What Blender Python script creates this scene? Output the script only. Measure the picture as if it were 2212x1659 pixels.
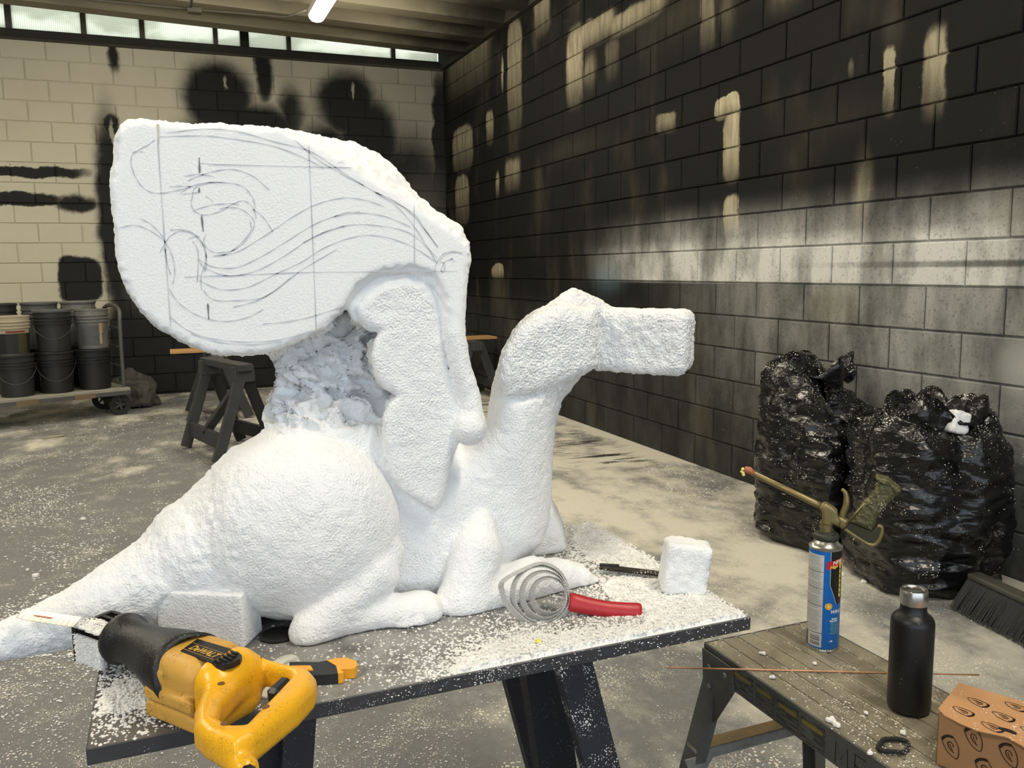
import bpy, bmesh, math, random
import numpy as np
from mathutils import Vector, Matrix, noise as mnoise

# ------------------------------------------------------------------ clear, camera, world, exposure
for o in list(bpy.data.objects): bpy.data.objects.remove(o)
SC = bpy.context.scene
COL = SC.collection
random.seed(7); RNG = np.random.default_rng(11)

IMG_W, IMG_H, FPX = 2212.0, 1659.0, 1847.28
YAW, PITCH, ROLL, EYE = 0.3825, 0.13532, 0.01417, 1.331
def cam_axes():
    cy, sy = math.cos(YAW), math.sin(YAW)
    fw = np.array([sy*math.cos(PITCH), cy*math.cos(PITCH), -math.sin(PITCH)])
    rt = np.array([cy, -sy, 0.0]); dn = np.cross(fw, rt)
    c, q = math.cos(ROLL), math.sin(ROLL)
    return np.array([c*rt+q*dn, -q*rt+c*dn, fw])
AX = cam_axes()
EYEP = np.array([0, 0, EYE])
camd = bpy.data.cameras.new('camera'); cam = bpy.data.objects.new('camera', camd); COL.objects.link(cam)
camd.sensor_fit = 'HORIZONTAL'; camd.sensor_width = 36.0; camd.lens = FPX/IMG_W*36.0
camd.clip_start = 0.02; camd.clip_end = 200
cam.matrix_world = Matrix(((AX[0][0], -AX[1][0], -AX[2][0], 0), (AX[0][1], -AX[1][1], -AX[2][1], 0),
                           (AX[0][2], -AX[1][2], -AX[2][2], EYE), (0, 0, 0, 1)))
SC.camera = cam
world = bpy.data.worlds.new('overcast_sky'); SC.world = world; world.use_nodes = True
bg = world.node_tree.nodes['Background']; bg.inputs[0].default_value = (0.79, 0.89, 1.0, 1); bg.inputs[1].default_value = 1.6
SC.view_settings.view_transform = 'Standard'; SC.view_settings.look = 'None'
SC.view_settings.gamma = 1.0; SC.view_settings.use_curve_mapping = False
SC.view_settings.exposure = 0.27
LAMP_STRENGTH = 92.0
try:
    SC.cycles.max_bounces = 6; SC.cycles.diffuse_bounces = 4; SC.cycles.glossy_bounces = 2; SC.cycles.use_adaptive_sampling = True; SC.cycles.adaptive_threshold = .06; SC.cycles.adaptive_min_samples = 12; SC.cycles.caustics_reflective = False; SC.cycles.caustics_refractive = False
    SC.cycles.sample_clamp_indirect = 6.0
except Exception: pass

# survey helpers: measured sight lines -> places in the room (metres)
def ray(x, y): return np.array([(x-IMG_W/2)/FPX, (y-IMG_H/2)/FPX, 1.0]) @ AX
def atz(x, y, z): d = ray(x, y); return EYEP + d*((z-EYE)/d[2])
def onY(x, y, Y): d = ray(x, y); return EYEP + d*(Y/d[1])
def onX(x, y, X): d = ray(x, y); return EYEP + d*(X/d[0])
def project(p):
    c = AX @ (np.asarray(p)-EYEP); return 1106+FPX*c[0]/c[2], 829.5+FPX*c[1]/c[2], c[2]

# ------------------------------------------------------------------ object helpers
ORI = {}
def tag(o, label=None, cat=None, group=None, kind=None):
    if label: o['label'] = label
    if cat: o['category'] = cat
    if group: o['group'] = group
    if kind: o['kind'] = kind
    return o
def thing(name, loc, label, cat, group=None):
    o = bpy.data.objects.new(name, None); COL.objects.link(o); o.location = tuple(loc); o.empty_display_size = 0.05
    ORI[o.name] = np.array(loc, float)
    return tag(o, label, cat, group)
class MB:
    def __init__(s): s.v = []; s.f = []; s.n = 0
    def add(s, verts, faces):
        s.v.append(np.asarray(verts, float).reshape(-1, 3)); s.f += [tuple(i+s.n for i in f) for f in faces]; s.n += len(s.v[-1]); return s
    def box(s, c, half, R=None, bevel=0.0):
        c = np.asarray(c, float); h = np.asarray(half, float); b = min(bevel, 0.95*min(h))
        if b <= 0:
            vs = [[sx*h[0], sy*h[1], sz*h[2]] for sx in (-1, 1) for sy in (-1, 1) for sz in (-1, 1)]
            fs = [(0,1,3,2), (4,6,7,5), (0,4,5,1), (2,3,7,6), (0,2,6,4), (1,5,7,3)]
        else:
            vs = []; key = {}
            for sx in (-1, 1):
                for sy in (-1, 1):
                    for sz in (-1, 1):
                        for a in range(3):
                            p = [sx*(h[0]-b), sy*(h[1]-b), sz*(h[2]-b)]; p[a] = (sx, sy, sz)[a]*h[a]
                            key[(sx, sy, sz, a)] = len(vs); vs.append(p)
            fs = []
            for a in range(3):
                o1, o2 = (a+1) % 3, (a+2) % 3
                for sg in (-1, 1):
                    q = []
                    for u, w in ((-1,-1), (1,-1), (1,1), (-1,1)):
                        k = [0,0,0]; k[a] = sg; k[o1] = u; k[o2] = w; q.append(key[(k[0], k[1], k[2], a)])
                    fs.append(tuple(q if sg > 0 else q[::-1]))
                for u in (-1, 1):
                    for w in (-1, 1):
                        def K(t, ax):
                            k = [0,0,0]; k[a] = t; k[o1] = u; k[o2] = w; return key[(k[0], k[1], k[2], ax)]
                        q = (K(-1, o1), K(1, o1), K(1, o2), K(-1, o2))
                        fs.append(q if u*w > 0 else q[::-1])
            for sx in (-1, 1):
                for sy in (-1, 1):
                    for sz in (-1, 1):
                        t = (key[(sx,sy,sz,0)], key[(sx,sy,sz,1)], key[(sx,sy,sz,2)])
                        fs.append(t if sx*sy*sz > 0 else t[::-1])
        vs = np.array(vs)
        if R is not None: vs = vs @ np.asarray(R, float).T
        return s.add(vs+c, fs)
    def bar(s, a, b, w, h, up=(0, 0, 1), bevel=0.0, ext=0.0):
        a = np.asarray(a, float); b = np.asarray(b, float); d = b-a; L = np.linalg.norm(d); d /= L
        sd = np.cross(d, up); sd /= np.linalg.norm(sd); u = np.cross(sd, d)
        return s.box((a+b)/2, (L/2+ext, w/2, h/2), np.array([d, sd, u]).T, bevel)
    def tube(s, pts, r, n=8, cap=True, closed=False):
        pts = [np.asarray(p, float) for p in pts]; m = len(pts); vs = []; fs = []
        rr = r if hasattr(r, '__len__') else [r]*m
        prev = None
        for i, p in enumerate(pts):
            if closed: t = pts[(i+1) % m]-pts[i-1]
            else: t = pts[min(i+1, m-1)]-pts[max(i-1, 0)]
            t = t/(np.linalg.norm(t)+1e-12)
            if prev is None:
                a = np.array([0, 0, 1.0]) if abs(t[2]) < .9 else np.array([1.0, 0, 0])
                u = np.cross(t, a)
            else: u = prev-t*np.dot(prev, t)
            u /= np.linalg.norm(u); prev = u; w = np.cross(t, u)
            for k in range(n):
                an = 2*math.pi*k/n; vs.append(p+rr[i]*(math.cos(an)*u+math.sin(an)*w))
        for i in range(m if closed else m-1):
            j = (i+1) % m
            for k in range(n):
                k2 = (k+1) % n; fs.append((i*n+k, i*n+k2, j*n+k2, j*n+k))
        if cap and not closed: fs += [tuple(range(n))[::-1], tuple(range((m-1)*n, m*n))]
        return s.add(vs, fs)
    def lathe(s, prof, c, n=32, axis=None, cap=True, squash=None):
        # prof: list of (r, h) ; axis matrix columns = (u, w, axis)
        R = np.eye(3) if axis is None else np.asarray(axis, float); vs = []; fs = []; m = len(prof)
        for r, h in prof:
            for k in range(n):
                a = 2*math.pi*k/n; vs.append(R @ np.array([r*math.cos(a), r*math.sin(a)*(squash or 1), h]))
        for i in range(m-1):
            for k in range(n):
                k2 = (k+1) % n; fs.append((i*n+k, i*n+k2, (i+1)*n+k2, (i+1)*n+k))
        if cap: fs += [tuple(range(n))[::-1], tuple(range((m-1)*n, m*n))]
        return s.add(np.array(vs)+np.asarray(c, float), fs)
    def prism(s, poly, o, u, v, w, t0, t1):
        o, u, v, w = (np.asarray(q, float) for q in (o, u, v, w)); n = len(poly)
        vs = [o+p[0]*u+p[1]*v+t*w for t in (t0, t1) for p in poly]
        fs = [tuple(range(n))[::-1], tuple(range(n, 2*n))]+[(i, (i+1) % n, n+(i+1) % n, n+i) for i in range(n)]
        return s.add(vs, fs)
    def ribbon(s, pts, nrm, w):
        pts = np.asarray(pts, float); m = len(pts); nrm = np.asarray(nrm, float); vs = []; fs = []
        ws = w if hasattr(w, '__len__') else [w]*m
        for i in range(m):
            t = pts[min(i+1, m-1)]-pts[max(i-1, 0)]; t /= np.linalg.norm(t)+1e-12
            sd = np.cross(t, nrm); sd /= np.linalg.norm(sd)+1e-12
            vs += [pts[i]-sd*ws[i]/2, pts[i]+sd*ws[i]/2]
        for i in range(m-1): fs.append((2*i, 2*i+1, 2*i+3, 2*i+2))
        return s.add(vs, fs)
    def build(s, name, mat, parent=None, smooth=False, label=None, loc=None, auto=None, recalc=True):
        V = np.concatenate(s.v) if s.v else np.zeros((0, 3))
        org = ORI[parent.name] if parent is not None else (np.asarray(loc, float) if loc is not None else np.zeros(3))
        me = bpy.data.meshes.new(name); me.from_pydata((V-org).tolist(), [], s.f)
        if recalc:
            bm = bmesh.new(); bm.from_mesh(me); bmesh.ops.recalc_face_normals(bm, faces=bm.faces); bm.to_mesh(me); bm.free()
        me.materials.append(mat)
        if smooth or auto: me.polygons.foreach_set('use_smooth', [True]*len(me.polygons))
        if auto: me.set_sharp_from_angle(angle=math.radians(auto))
        o = bpy.data.objects.new(name, me); COL.objects.link(o)
        if parent is not None: o.parent = parent
        else: o.location = tuple(org)
        ORI[o.name] = org
        if label: o['label'] = label
        return o
def np_mesh(name, V, F, mat, parent=None, smooth=True, loc=None):
    org = ORI[parent.name] if parent is not None else (np.asarray(loc, float) if loc is not None else np.zeros(3))
    me = bpy.data.meshes.new(name); F = np.asarray(F, dtype=np.int32); k = F.shape[1]
    me.vertices.add(len(V)); me.vertices.foreach_set('co', (V-org).astype(np.float32).ravel())
    me.loops.add(F.size); me.loops.foreach_set('vertex_index', F.ravel())
    me.polygons.add(len(F)); me.polygons.foreach_set('loop_start', np.arange(0, F.size, k, dtype=np.int32))
    me.polygons.foreach_set('loop_total', np.full(len(F), k, dtype=np.int32))
    me.polygons.foreach_set('use_smooth', np.full(len(F), smooth))
    me.update(calc_edges=True); me.materials.append(mat)
    o = bpy.data.objects.new(name, me); COL.objects.link(o)
    if parent is not None: o.parent = parent
    else: o.location = tuple(org)
    ORI[o.name] = org
    return o
def copy_tree(o, parent=None, dloc=None):
    c = o.copy(); COL.objects.link(c); c.parent = parent
    ORI[c.name] = ORI.get(o.name, np.zeros(3))
    for ch in list(o.children): copy_tree(ch, c)
    return c
def smooth_line(pts, per=6, closed=False):
    P = [np.asarray(p, float) for p in pts]; n = len(P); out = []
    for i in range(n if closed else n-1):
        if closed: p0, p1, p2, p3 = P[i-1], P[i], P[(i+1) % n], P[(i+2) % n]
        else: p0, p1, p2, p3 = P[max(i-1, 0)], P[i], P[i+1], P[min(i+2, n-1)]
        for k in range(per):
            t = k/per; out.append(.5*((2*p1)+(-p0+p2)*t+(2*p0-5*p1+4*p2-p3)*t*t+(-p0+3*p1-3*p2+p3)*t**3))
    if not closed: out.append(P[-1])
    return out

# ------------------------------------------------------------------ numpy noise and implicit surfaces
def _hash(ix, iy, iz, seed):
    h = (ix*374761393+iy*668265263+iz*2147483647+seed*144269504) & 0xFFFFFFFF
    h = ((h ^ (h >> 13))*1274126177) & 0xFFFFFFFF
    return ((h ^ (h >> 16)) & 0xFFFF)/32768.0-1.0
def vnoise(P, scale, seed=0):
    Q = np.asarray(P, float)*scale; I = np.floor(Q).astype(np.int64); f = Q-I; f = f*f*(3-2*f); r = 0
    for dx in (0, 1):
        for dy in (0, 1):
            for dz in (0, 1):
                w = (f[:,0] if dx else 1-f[:,0])*(f[:,1] if dy else 1-f[:,1])*(f[:,2] if dz else 1-f[:,2])
                r = r+w*_hash(I[:,0]+dx, I[:,1]+dy, I[:,2]+dz, seed)
    return r
def fbm(P, scale, oct=3, seed=0):
    r = 0; a = 1.0
    for i in range(oct): r = r+a*vnoise(P, scale*2**i, seed+i*17); a *= .5
    return r
def poly_sdf(A, B, poly):
    poly = np.asarray(poly, float); n = len(poly); d = np.full(A.shape, 1e9); ins = np.zeros(A.shape, bool)
    for i in range(n):
        ax, az = poly[i]; bx, bz = poly[(i+1) % n]; ex, ez = bx-ax, bz-az
        t = np.clip(((A-ax)*ex+(B-az)*ez)/(ex*ex+ez*ez+1e-12), 0, 1)
        d = np.minimum(d, (A-ax-t*ex)**2+(B-az-t*ez)**2)
        if abs(bz-az) > 1e-12:
            c = ((az > B) != (bz > B)) & (A < (bx-ax)*(B-az)/(bz-az)+ax); ins ^= c
    d = np.sqrt(d); return np.where(ins, -d, d)
def extrude_sdf(d2, W, w0, half, r):
    a = d2+r; b = np.abs(W-w0)-half+r
    return np.minimum(np.maximum(a, b), 0)+np.sqrt(np.maximum(a, 0)**2+np.maximum(b, 0)**2)-r
def cone_sdf(X, Y, Z, a, b, ra, rb):
    d = b-a; L = float(d @ d)
    t = np.clip(((X-a[0])*d[0]+(Y-a[1])*d[1]+(Z-a[2])*d[2])/L, 0, 1)
    return np.sqrt((X-a[0]-t*d[0])**2+(Y-a[1]-t*d[1])**2+(Z-a[2]-t*d[2])**2)-(ra+(rb-ra)*t)
def chain_sdf(X, Y, Z, pts, rs):
    r = None
    for i in range(len(pts)-1):
        q = cone_sdf(X, Y, Z, np.asarray(pts[i]), np.asarray(pts[i+1]), rs[i], rs[i+1]); r = q if r is None else np.minimum(r, q)
    return r
def ell_sdf(X, Y, Z, c, r):
    x, y, z = X-c[0], Y-c[1], Z-c[2]
    k0 = np.sqrt((x/r[0])**2+(y/r[1])**2+(z/r[2])**2); k1 = np.sqrt((x/r[0]**2)**2+(y/r[1]**2)**2+(z/r[2]**2)**2)+1e-9
    return k0*(k0-1)/k1
def rbox_sdf(X, Y, Z, c, half, R, r):
    x, y, z = X-c[0], Y-c[1], Z-c[2]
    q = [np.abs(x*R[0][i]+y*R[1][i]+z*R[2][i])-half[i]+r for i in range(3)]
    return np.sqrt(sum(np.maximum(k, 0)**2 for k in q))+np.minimum(np.maximum(np.maximum(q[0], q[1]), q[2]), 0)-r
def smin(a, b, k):
    h = np.clip(.5+.5*(b-a)/k, 0, 1); return b*(1-h)+a*h-k*h*(1-h)
def smax(a, b, k): return -smin(-a, -b, k)
def surface_nets(F, org, h):
    S = F < 0; nx, ny, nz = F.shape
    cnt = np.zeros((nx-1, ny-1, nz-1), np.int8)
    C = [(i, j, k) for i in (0, 1) for j in (0, 1) for k in (0, 1)]
    for i, j, k in C: cnt += S[i:nx-1+i, j:ny-1+j, k:nz-1+k]
    act = (cnt > 0) & (cnt < 8); I = np.argwhere(act); n = len(I)
    idx = np.full(act.shape, -1, np.int64); idx[tuple(I.T)] = np.arange(n)
    vals = {c: F[I[:,0]+c[0], I[:,1]+c[1], I[:,2]+c[2]] for c in C}
    acc = np.zeros((n, 3)); num = np.zeros(n)
    for c in C:
        for a in range(3):
            if c[a] == 0:
                d = list(c); d[a] = 1; d = tuple(d); f0, f1 = vals[c], vals[d]; m = (f0 < 0) != (f1 < 0)
                t = np.where(m, f0/np.where(m, f0-f1, 1), 0); p = np.array(c, float)[None, :].repeat(n, 0); p[:, a] += t
                acc += p*m[:, None]; num += m
    V = (I+acc/num[:, None])*h+np.asarray(org)
    faces = []
    for a in range(3):
        b, c = (a+1) % 3, (a+2) % 3
        sl0 = [slice(None)]*3; sl1 = [slice(None)]*3; sl0[a] = slice(0, -1); sl1[a] = slice(1, None)
        s0, s1 = S[tuple(sl0)], S[tuple(sl1)]; E = np.argwhere(s0 != s1); flip = s0[tuple(E.T)]
        ok = (E[:, b] > 0) & (E[:, c] > 0) & (E[:, b] < F.shape[b]-1) & (E[:, c] < F.shape[c]-1); E = E[ok]; flip = flip[ok]
        q = []
        for db, dc in ((-1, -1), (0, -1), (0, 0), (-1, 0)):
            G = E.copy(); G[:, b] += db; G[:, c] += dc; q.append(idx[tuple(G.T)])
        q = np.stack(q, 1); q[~flip] = q[~flip][:, ::-1]; faces.append(q)
    return V, np.concatenate(faces)
def vert_normals(V, F):
    n = np.cross(V[F[:,2]]-V[F[:,0]], V[F[:,3]]-V[F[:,1]]); N = np.zeros_like(V)
    for k in range(4): np.add.at(N, F[:, k], n)
    return N/(np.linalg.norm(N, axis=1, keepdims=True)+1e-12)
def grid_axes(lo, hi, h):
    ax = [np.arange(lo[i], hi[i]+h, h, dtype=np.float32) for i in range(3)]
    return ax[0][:, None, None], ax[1][None, :, None], ax[2][None, None, :]

# ------------------------------------------------------------------ material helpers
class NT:
    def __init__(s, name):
        s.m = bpy.data.materials.new(name); s.m.use_nodes = True; s.t = s.m.node_tree; s.b = s.t.nodes['Principled BSDF']
    def n(s, typ, **kw):
        q = s.t.nodes.new(typ)
        for k, v in kw.items(): setattr(q, k, v)
        return q
    def l(s, a, b): s.t.links.new(a, b)
    def val(s, sock, v):
        if hasattr(v, 'links') or isinstance(v, bpy.types.NodeSocket): s.l(v, sock)
        else: sock.default_value = v
    def pos(s):
        if not hasattr(s, '_g'): s._g = s.n('ShaderNodeNewGeometry')
        return s._g.outputs['Position']
    def obj(s):
        if not hasattr(s, '_tc'): s._tc = s.n('ShaderNodeTexCoord')
        return s._tc.outputs['Object']
    def math(s, op, a, b=None, c=None, clamp=False):
        q = s.n('ShaderNodeMath', operation=op, use_clamp=clamp); s.val(q.inputs[0], a)
        if b is not None: s.val(q.inputs[1], b)
        if c is not None: s.val(q.inputs[2], c)
        return q.outputs[0]
    def vm(s, op, a, b=None, c=None):
        q = s.n('ShaderNodeVectorMath', operation=op); s.val(q.inputs[0], a)
        if b is not None: s.val(q.inputs[1], b)
        if c is not None: s.val(q.inputs[2], c)
        return q.outputs['Value'] if op in ('LENGTH', 'DISTANCE', 'DOT_PRODUCT') else q.outputs[0]
    def noise(s, vec, scale, detail=4, rough=.55, dim=None):
        q = s.n('ShaderNodeTexNoise'); s.val(q.inputs['Vector'], vec); q.inputs['Scale'].default_value = scale
        q.inputs['Detail'].default_value = detail; q.inputs['Roughness'].default_value = rough; return q.outputs['Fac']
    def voro(s, vec, scale, feature='F1', out='Distance', rand=1.0):
        q = s.n('ShaderNodeTexVoronoi', feature=feature); s.val(q.inputs['Vector'], vec); q.inputs['Scale'].default_value = scale
        q.inputs['Randomness'].default_value = rand; return q.outputs[out]
    def ramp(s, x, a, b, lo=0.0, hi=1.0, smooth=True):
        q = s.n('ShaderNodeMapRange', interpolation_type='SMOOTHSTEP' if smooth else 'LINEAR', clamp=True); s.val(q.inputs[0], x)
        q.inputs[1].default_value = a; q.inputs[2].default_value = b; q.inputs[3].default_value = lo; q.inputs[4].default_value = hi; return q.outputs[0]
    def mix(s, f, a, b):
        q = s.n('ShaderNodeMix', data_type='RGBA'); s.val(q.inputs[0], f); s.val(q.inputs[6], rgba(a)); s.val(q.inputs[7], rgba(b)); return q.outputs[2]
    def bump(s, h, strength=.5, dist=.01, nrm=None):
        q = s.n('ShaderNodeBump'); s.val(q.inputs['Height'], h); q.inputs['Strength'].default_value = strength; q.inputs['Distance'].default_value = dist
        if nrm is not None: s.l(nrm, q.inputs['Normal'])
        return q.outputs[0]
    def out(s, color=None, rough=None, normal=None, metal=None, **kw):
        if color is not None: s.val(s.b.inputs['Base Color'], rgba(color))
        if rough is not None: s.val(s.b.inputs['Roughness'], rough)
        if metal is not None: s.val(s.b.inputs['Metallic'], metal)
        if normal is not None: s.l(normal, s.b.inputs['Normal'])
        for k, v in kw.items(): s.val(s.b.inputs[k], v)
        return s.m
def rgba(c):
    if isinstance(c, bpy.types.NodeSocket): return c
    return (c[0], c[1], c[2], 1.0)
def srgb(r, g, b):
    return tuple((v/12.92 if v <= .04045 else ((v+.055)/1.055)**2.4) for v in (r/255, g/255, b/255))
def plain(name, col, rough=.5, metal=0.0, var=.12, scale=30.0, dust=0.0, bumps=0.0, spec=None, dust_col=(.80, .78, .72), dscale=220.0):
    # a coat with slight tonal variation and, if asked, foam crumbs clinging to it
    q = NT(name); p = q.obj(); nz = q.noise(p, scale, 5)
    c = q.mix(nz, [v*(1-var) for v in col], [min(1, v*(1+var)) for v in col])
    if dust > 0:
        d = q.voro(p, dscale); a = q.noise(p, 22.0, 4)
        thr = q.ramp(a, .35, .75, .02, dust)
        m = q.math('LESS_THAN', d, thr); c = q.mix(m, c, dust_col)
        r2 = q.math('MAXIMUM', q.math('MULTIPLY', m, .9), rough)
    else: r2 = rough
    nr = q.bump(q.noise(p, scale*6, 3), .4, bumps) if bumps > 0 else None
    kw = {}
    if spec is not None: kw['Specular IOR Level'] = spec
    return q.out(c, r2, nr, metal, **kw)

# ------------------------------------------------------------------ the room
WX, DY, CH, BL = 3.252, 10.126, 3.66, .2032          # right wall x, back wall y, beam underside, course height
FRONT = -3.2; LEFTX = -6.5
JOINT = .008

def patch(q, uv, cx, cy, hx, hy, soft=.5, round_=False):
    t = q.vm('MULTIPLY_ADD', uv, (1/hx, 1/hy, 0), (-cx/hx, -cy/hy, 0))
    if not round_: t = q.vm('MULTIPLY', t, t)
    d = q.vm('LENGTH', t)
    return q.ramp(d, 1+soft, max(0.0, 1-soft))
def wall_uv(q, back, amt=.05):
    sp = q.n('ShaderNodeSeparateXYZ'); q.l(q.pos(), sp.inputs[0]); cb = q.n('ShaderNodeCombineXYZ')
    q.l(sp.outputs[0 if back else 1], cb.inputs[0]); q.l(sp.outputs[2], cb.inputs[1])
    nz = q.n('ShaderNodeTexNoise'); q.l(q.pos(), nz.inputs['Vector']); nz.inputs['Scale'].default_value = 4.5; nz.inputs['Detail'].default_value = 7; nz.inputs['Roughness'].default_value = .62
    dd = q.vm('SUBTRACT', nz.outputs['Color'], (.5, .5, .5)); uv0 = cb.outputs[0]
    return uv0, q.vm('MULTIPLY_ADD', dd, (amt*2, amt*2, 0), uv0), sp

def back_wall_material():
    q = NT('sprayed_block_paint_back'); uv0, uv, sp = wall_uv(q, True, .07)
    def B(x0, y0, x1, y1, soft=.5, rnd=True):
        a = onY(x0, y0, DY); b = onY(x1, y1, DY)
        return patch(q, uv, (a[0]+b[0])/2, (a[2]+b[2])/2, abs(b[0]-a[0])/2, abs(b[2]-a[2])/2, soft, rnd)
    spots = [B(385,125,550,295,.45), B(400,215,660,345,.5), B(545,85,592,225,.5), B(600,190,660,300,.8), B(678,150,815,300,.45), B(725,205,865,410,.45), B(770,290,985,700,.45),
             B(640,260,760,380,.7), B(192,240,300,700,.45), B(222,240,262,300,.5), B(-240,352,190,386,.5,False), B(-240,412,150,447,.45,False), B(120,420,215,460,.5),
             B(122,555,225,650,.25,False), B(205,560,1100,1000,.12,False), B(930,160,985,700,.4,False), B(330,330,900,800,.3,False), B(228,80,258,150,.7)]
    m = spots[0]
    for s in spots[1:]: m = q.math('MAXIMUM', m, s)
    nz = q.noise(q.pos(), 6, 6); m = q.math('MULTIPLY', m, q.ramp(nz, .15, .50, .90, 1.0)); m = q.ramp(m, .0, .92)
    clean = q.math('MAXIMUM', B(-260,384,172,398,.25,False), B(-260,448,178,552,.12,False))
    m = q.math('MULTIPLY', m, q.math('SUBTRACT', 1.0, q.math('MULTIPLY', clean, .85)))
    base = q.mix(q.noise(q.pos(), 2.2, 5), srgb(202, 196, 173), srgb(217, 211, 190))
    x = sp.outputs[0]; grey = q.ramp(x, .9, 3.2, 0, .75); base = q.mix(grey, base, srgb(128, 126, 116))  # greyed towards the corner: shadow and over-spray both put into the colour
    # bright pale wisps left by masked edges
    c = q.mix(m, base, srgb(17, 17, 17))
    w = q.math('MAXIMUM', B(238,262,250,320,.5), q.math('MAXIMUM', B(483,168,490,190,.5), B(757,180,764,212,.5)))
    c = q.mix(q.math('MULTIPLY', w, .8), c, srgb(190, 185, 165))
    haze = q.math('MAXIMUM', B(640,210,700,290,.9), q.math('MAXIMUM', B(870,380,960,520,.8), B(270,560,330,660,.8)))
    c = q.mix(q.math('MULTIPLY', haze, .38), c, srgb(120, 117, 108))
    nrm = q.bump(q.noise(q.pos(), 120, 4, .7), .35, .004)
    return q.out(c, .75, nrm)
def right_wall_material():
    q = NT('sprayed_block_paint_side'); uv0, uv, sp = wall_uv(q, False, .05)
    def B(x0, y0, x1, y1, soft=.5, rnd=False, k=1.0, warm=False):
        xm, ym = (x0+x1)/2, (y0+y1)/2
        u0 = onX(x0, ym, WX)[1]; u1 = onX(x1, ym, WX)[1]; v0 = onX(xm, y0, WX)[2]; v1 = onX(xm, y1, WX)[2]
        cx, cy, hx, hy = (u0+u1)/2, (v0+v1)/2, abs(u1-u0)/2, abs(v1-v0)/2
        p = patch(q, uv, cx, cy, hx, hy, soft, rnd); vv = q.vm('DOT_PRODUCT', uv0, (0, 1, 0))
        return q.math('MULTIPLY', p, q.ramp(vv, cy-hy*1.15, cy+hy*.25, k*.22, k, False))
    tan = [B(968,60,1062,205,.5,False,.50), B(1098,40,1130,290,.25,False,.55), B(1156,-20,1192,82,.4,False,.55), B(1085,125,1090,205,.4,True,.9),
           B(980,272,1024,372,.2,False,.62), B(1052,238,1068,314,.3,False,.55), B(985,378,1015,490,.2,False,.55), B(1073,372,1082,428,.3,True,.6), B(1094,342,1126,415,.45,False,.45),
           B(1226,60,1262,235,.4,False,.8), B(1262,118,1290,200,.6,True,.55), B(1312,84,1340,172,.5,False,.36), B(1420,245,1462,290,.3,False,.55), B(1250,36,1330,100,.5,False,.8), B(1320,8,1440,62,.5,False,.8),
           B(1546,206,1602,256,.12,False,1.0), B(1566,240,1602,395,.28,False,.95), B(1566,424,1598,520,.25,False,.8), B(1515,-40,1547,112,.5,False,.5), B(1560,-30,1590,90,.8,True,.3), B(1670,-40,1730,30,.8,True,.3),
           B(1911,100,1936,256,.25,False,.62), B(1998,62,2048,258,.4,False,.66), B(1838,127,1850,172,.5,True,.3), B(1846,350,1884,540,.7,True,.5), B(1065,570,1090,604,.2,False,.75),
           B(1062,590,1095,690,.6,True,.22), B(2140,420,2230,560,.7,True,.35), B(1190,300,1300,350,.9,True,.10), B(1380,-20,1600,90,.9,True,.16), B(1700,230,1900,310,.9,True,.06)]
    t = tan[0]
    for s in tan[1:]: t = q.math('MAXIMUM', t, s)
    z = sp.outputs[2]; y = sp.outputs[1]
    near = q.ramp(y, 6.6, 4.9); nearlow = q.ramp(y, 5.7, 3.1)                                   # grey over-spray begins part-way along the wall
    band = q.math('MULTIPLY', q.ramp(z, 1.20, 1.235), q.ramp(z, 1.60, 1.40))
    fade = q.math('MULTIPLY', q.ramp(z, 1.22, 1.24), q.ramp(z, 1.76, 1.40))
    up = q.math('MAXIMUM', q.math('MULTIPLY', band, .95), q.math('MULTIPLY', fade, .55))
    low = q.math('MULTIPLY', q.ramp(z, 1.24, 1.20), q.ramp(z, .05, 1.15, .12, .44))
    lower = q.math('MAXIMUM', q.math('MULTIPLY', near, up), q.math('MULTIPLY', nearlow, low))
    lower = q.math('MAXIMUM', lower, q.math('MULTIPLY', q.ramp(z, 1.2, .7), .05))
    # vertical run marks in the grey
    st = q.noise(q.vm('MULTIPLY', q.pos(), (1, 5.0, .8)), 2.3, 5); lower = q.math('MULTIPLY', lower, q.ramp(st, .22, .68, .70, 1.12))
    blotch = q.noise(q.vm('MULTIPLY', q.pos(), (1, 1.6, .9)), 2.6, 6, .6); lower = q.math('MULTIPLY', lower, q.ramp(blotch, .30, .66, .45, 1.25)); pit = q.noise(q.pos(), 65, 4, .7); lower = q.math('MULTIPLY', lower, q.ramp(pit, .30, .48, .55, 1.0))
    pale = q.math('MULTIPLY', B(2150,700,2330,960,.8,True,1.0), .62); lower = q.math('MAXIMUM', lower, pale)
    dk = q.math('MULTIPLY', q.math('MULTIPLY', q.ramp(z, 1.298, 1.312), q.ramp(z, 1.342, 1.326)), q.ramp(y, 4.2, 2.4, 0, .75))
    lower = q.math('MULTIPLY', lower, q.math('SUBTRACT', 1.0, dk))
    sn = q.noise(q.pos(), 90, 3); speck = q.ramp(sn, .40, .52); spk = q.noise(q.pos(), 150, 2, .6); hard = q.ramp(q.math('ADD', t, q.math('MULTIPLY', q.math('SUBTRACT', spk, .5), .9)), .12, .62)
    t = q.math('MULTIPLY', q.math('MULTIPLY', t, .45), q.math('ADD', 1.0, q.math('MULTIPLY', hard, 1.15)))
    t = q.math('MULTIPLY', t, q.ramp(q.noise(q.vm('MULTIPLY', q.pos(), (1, 7, 1.2)), 3.0, 5), .25, .7, .55, 1.1)); t = q.math('MAXIMUM', t, q.ramp(q.noise(q.vm('MULTIPLY', q.pos(), (1, 2.5, 1)), 1.1, 5), .50, .85, 0, .12))
    c = q.mix(t, srgb(14, 13, 12), srgb(186, 176, 148))
    c = q.mix(lower, c, srgb(205, 205, 200))
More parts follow.
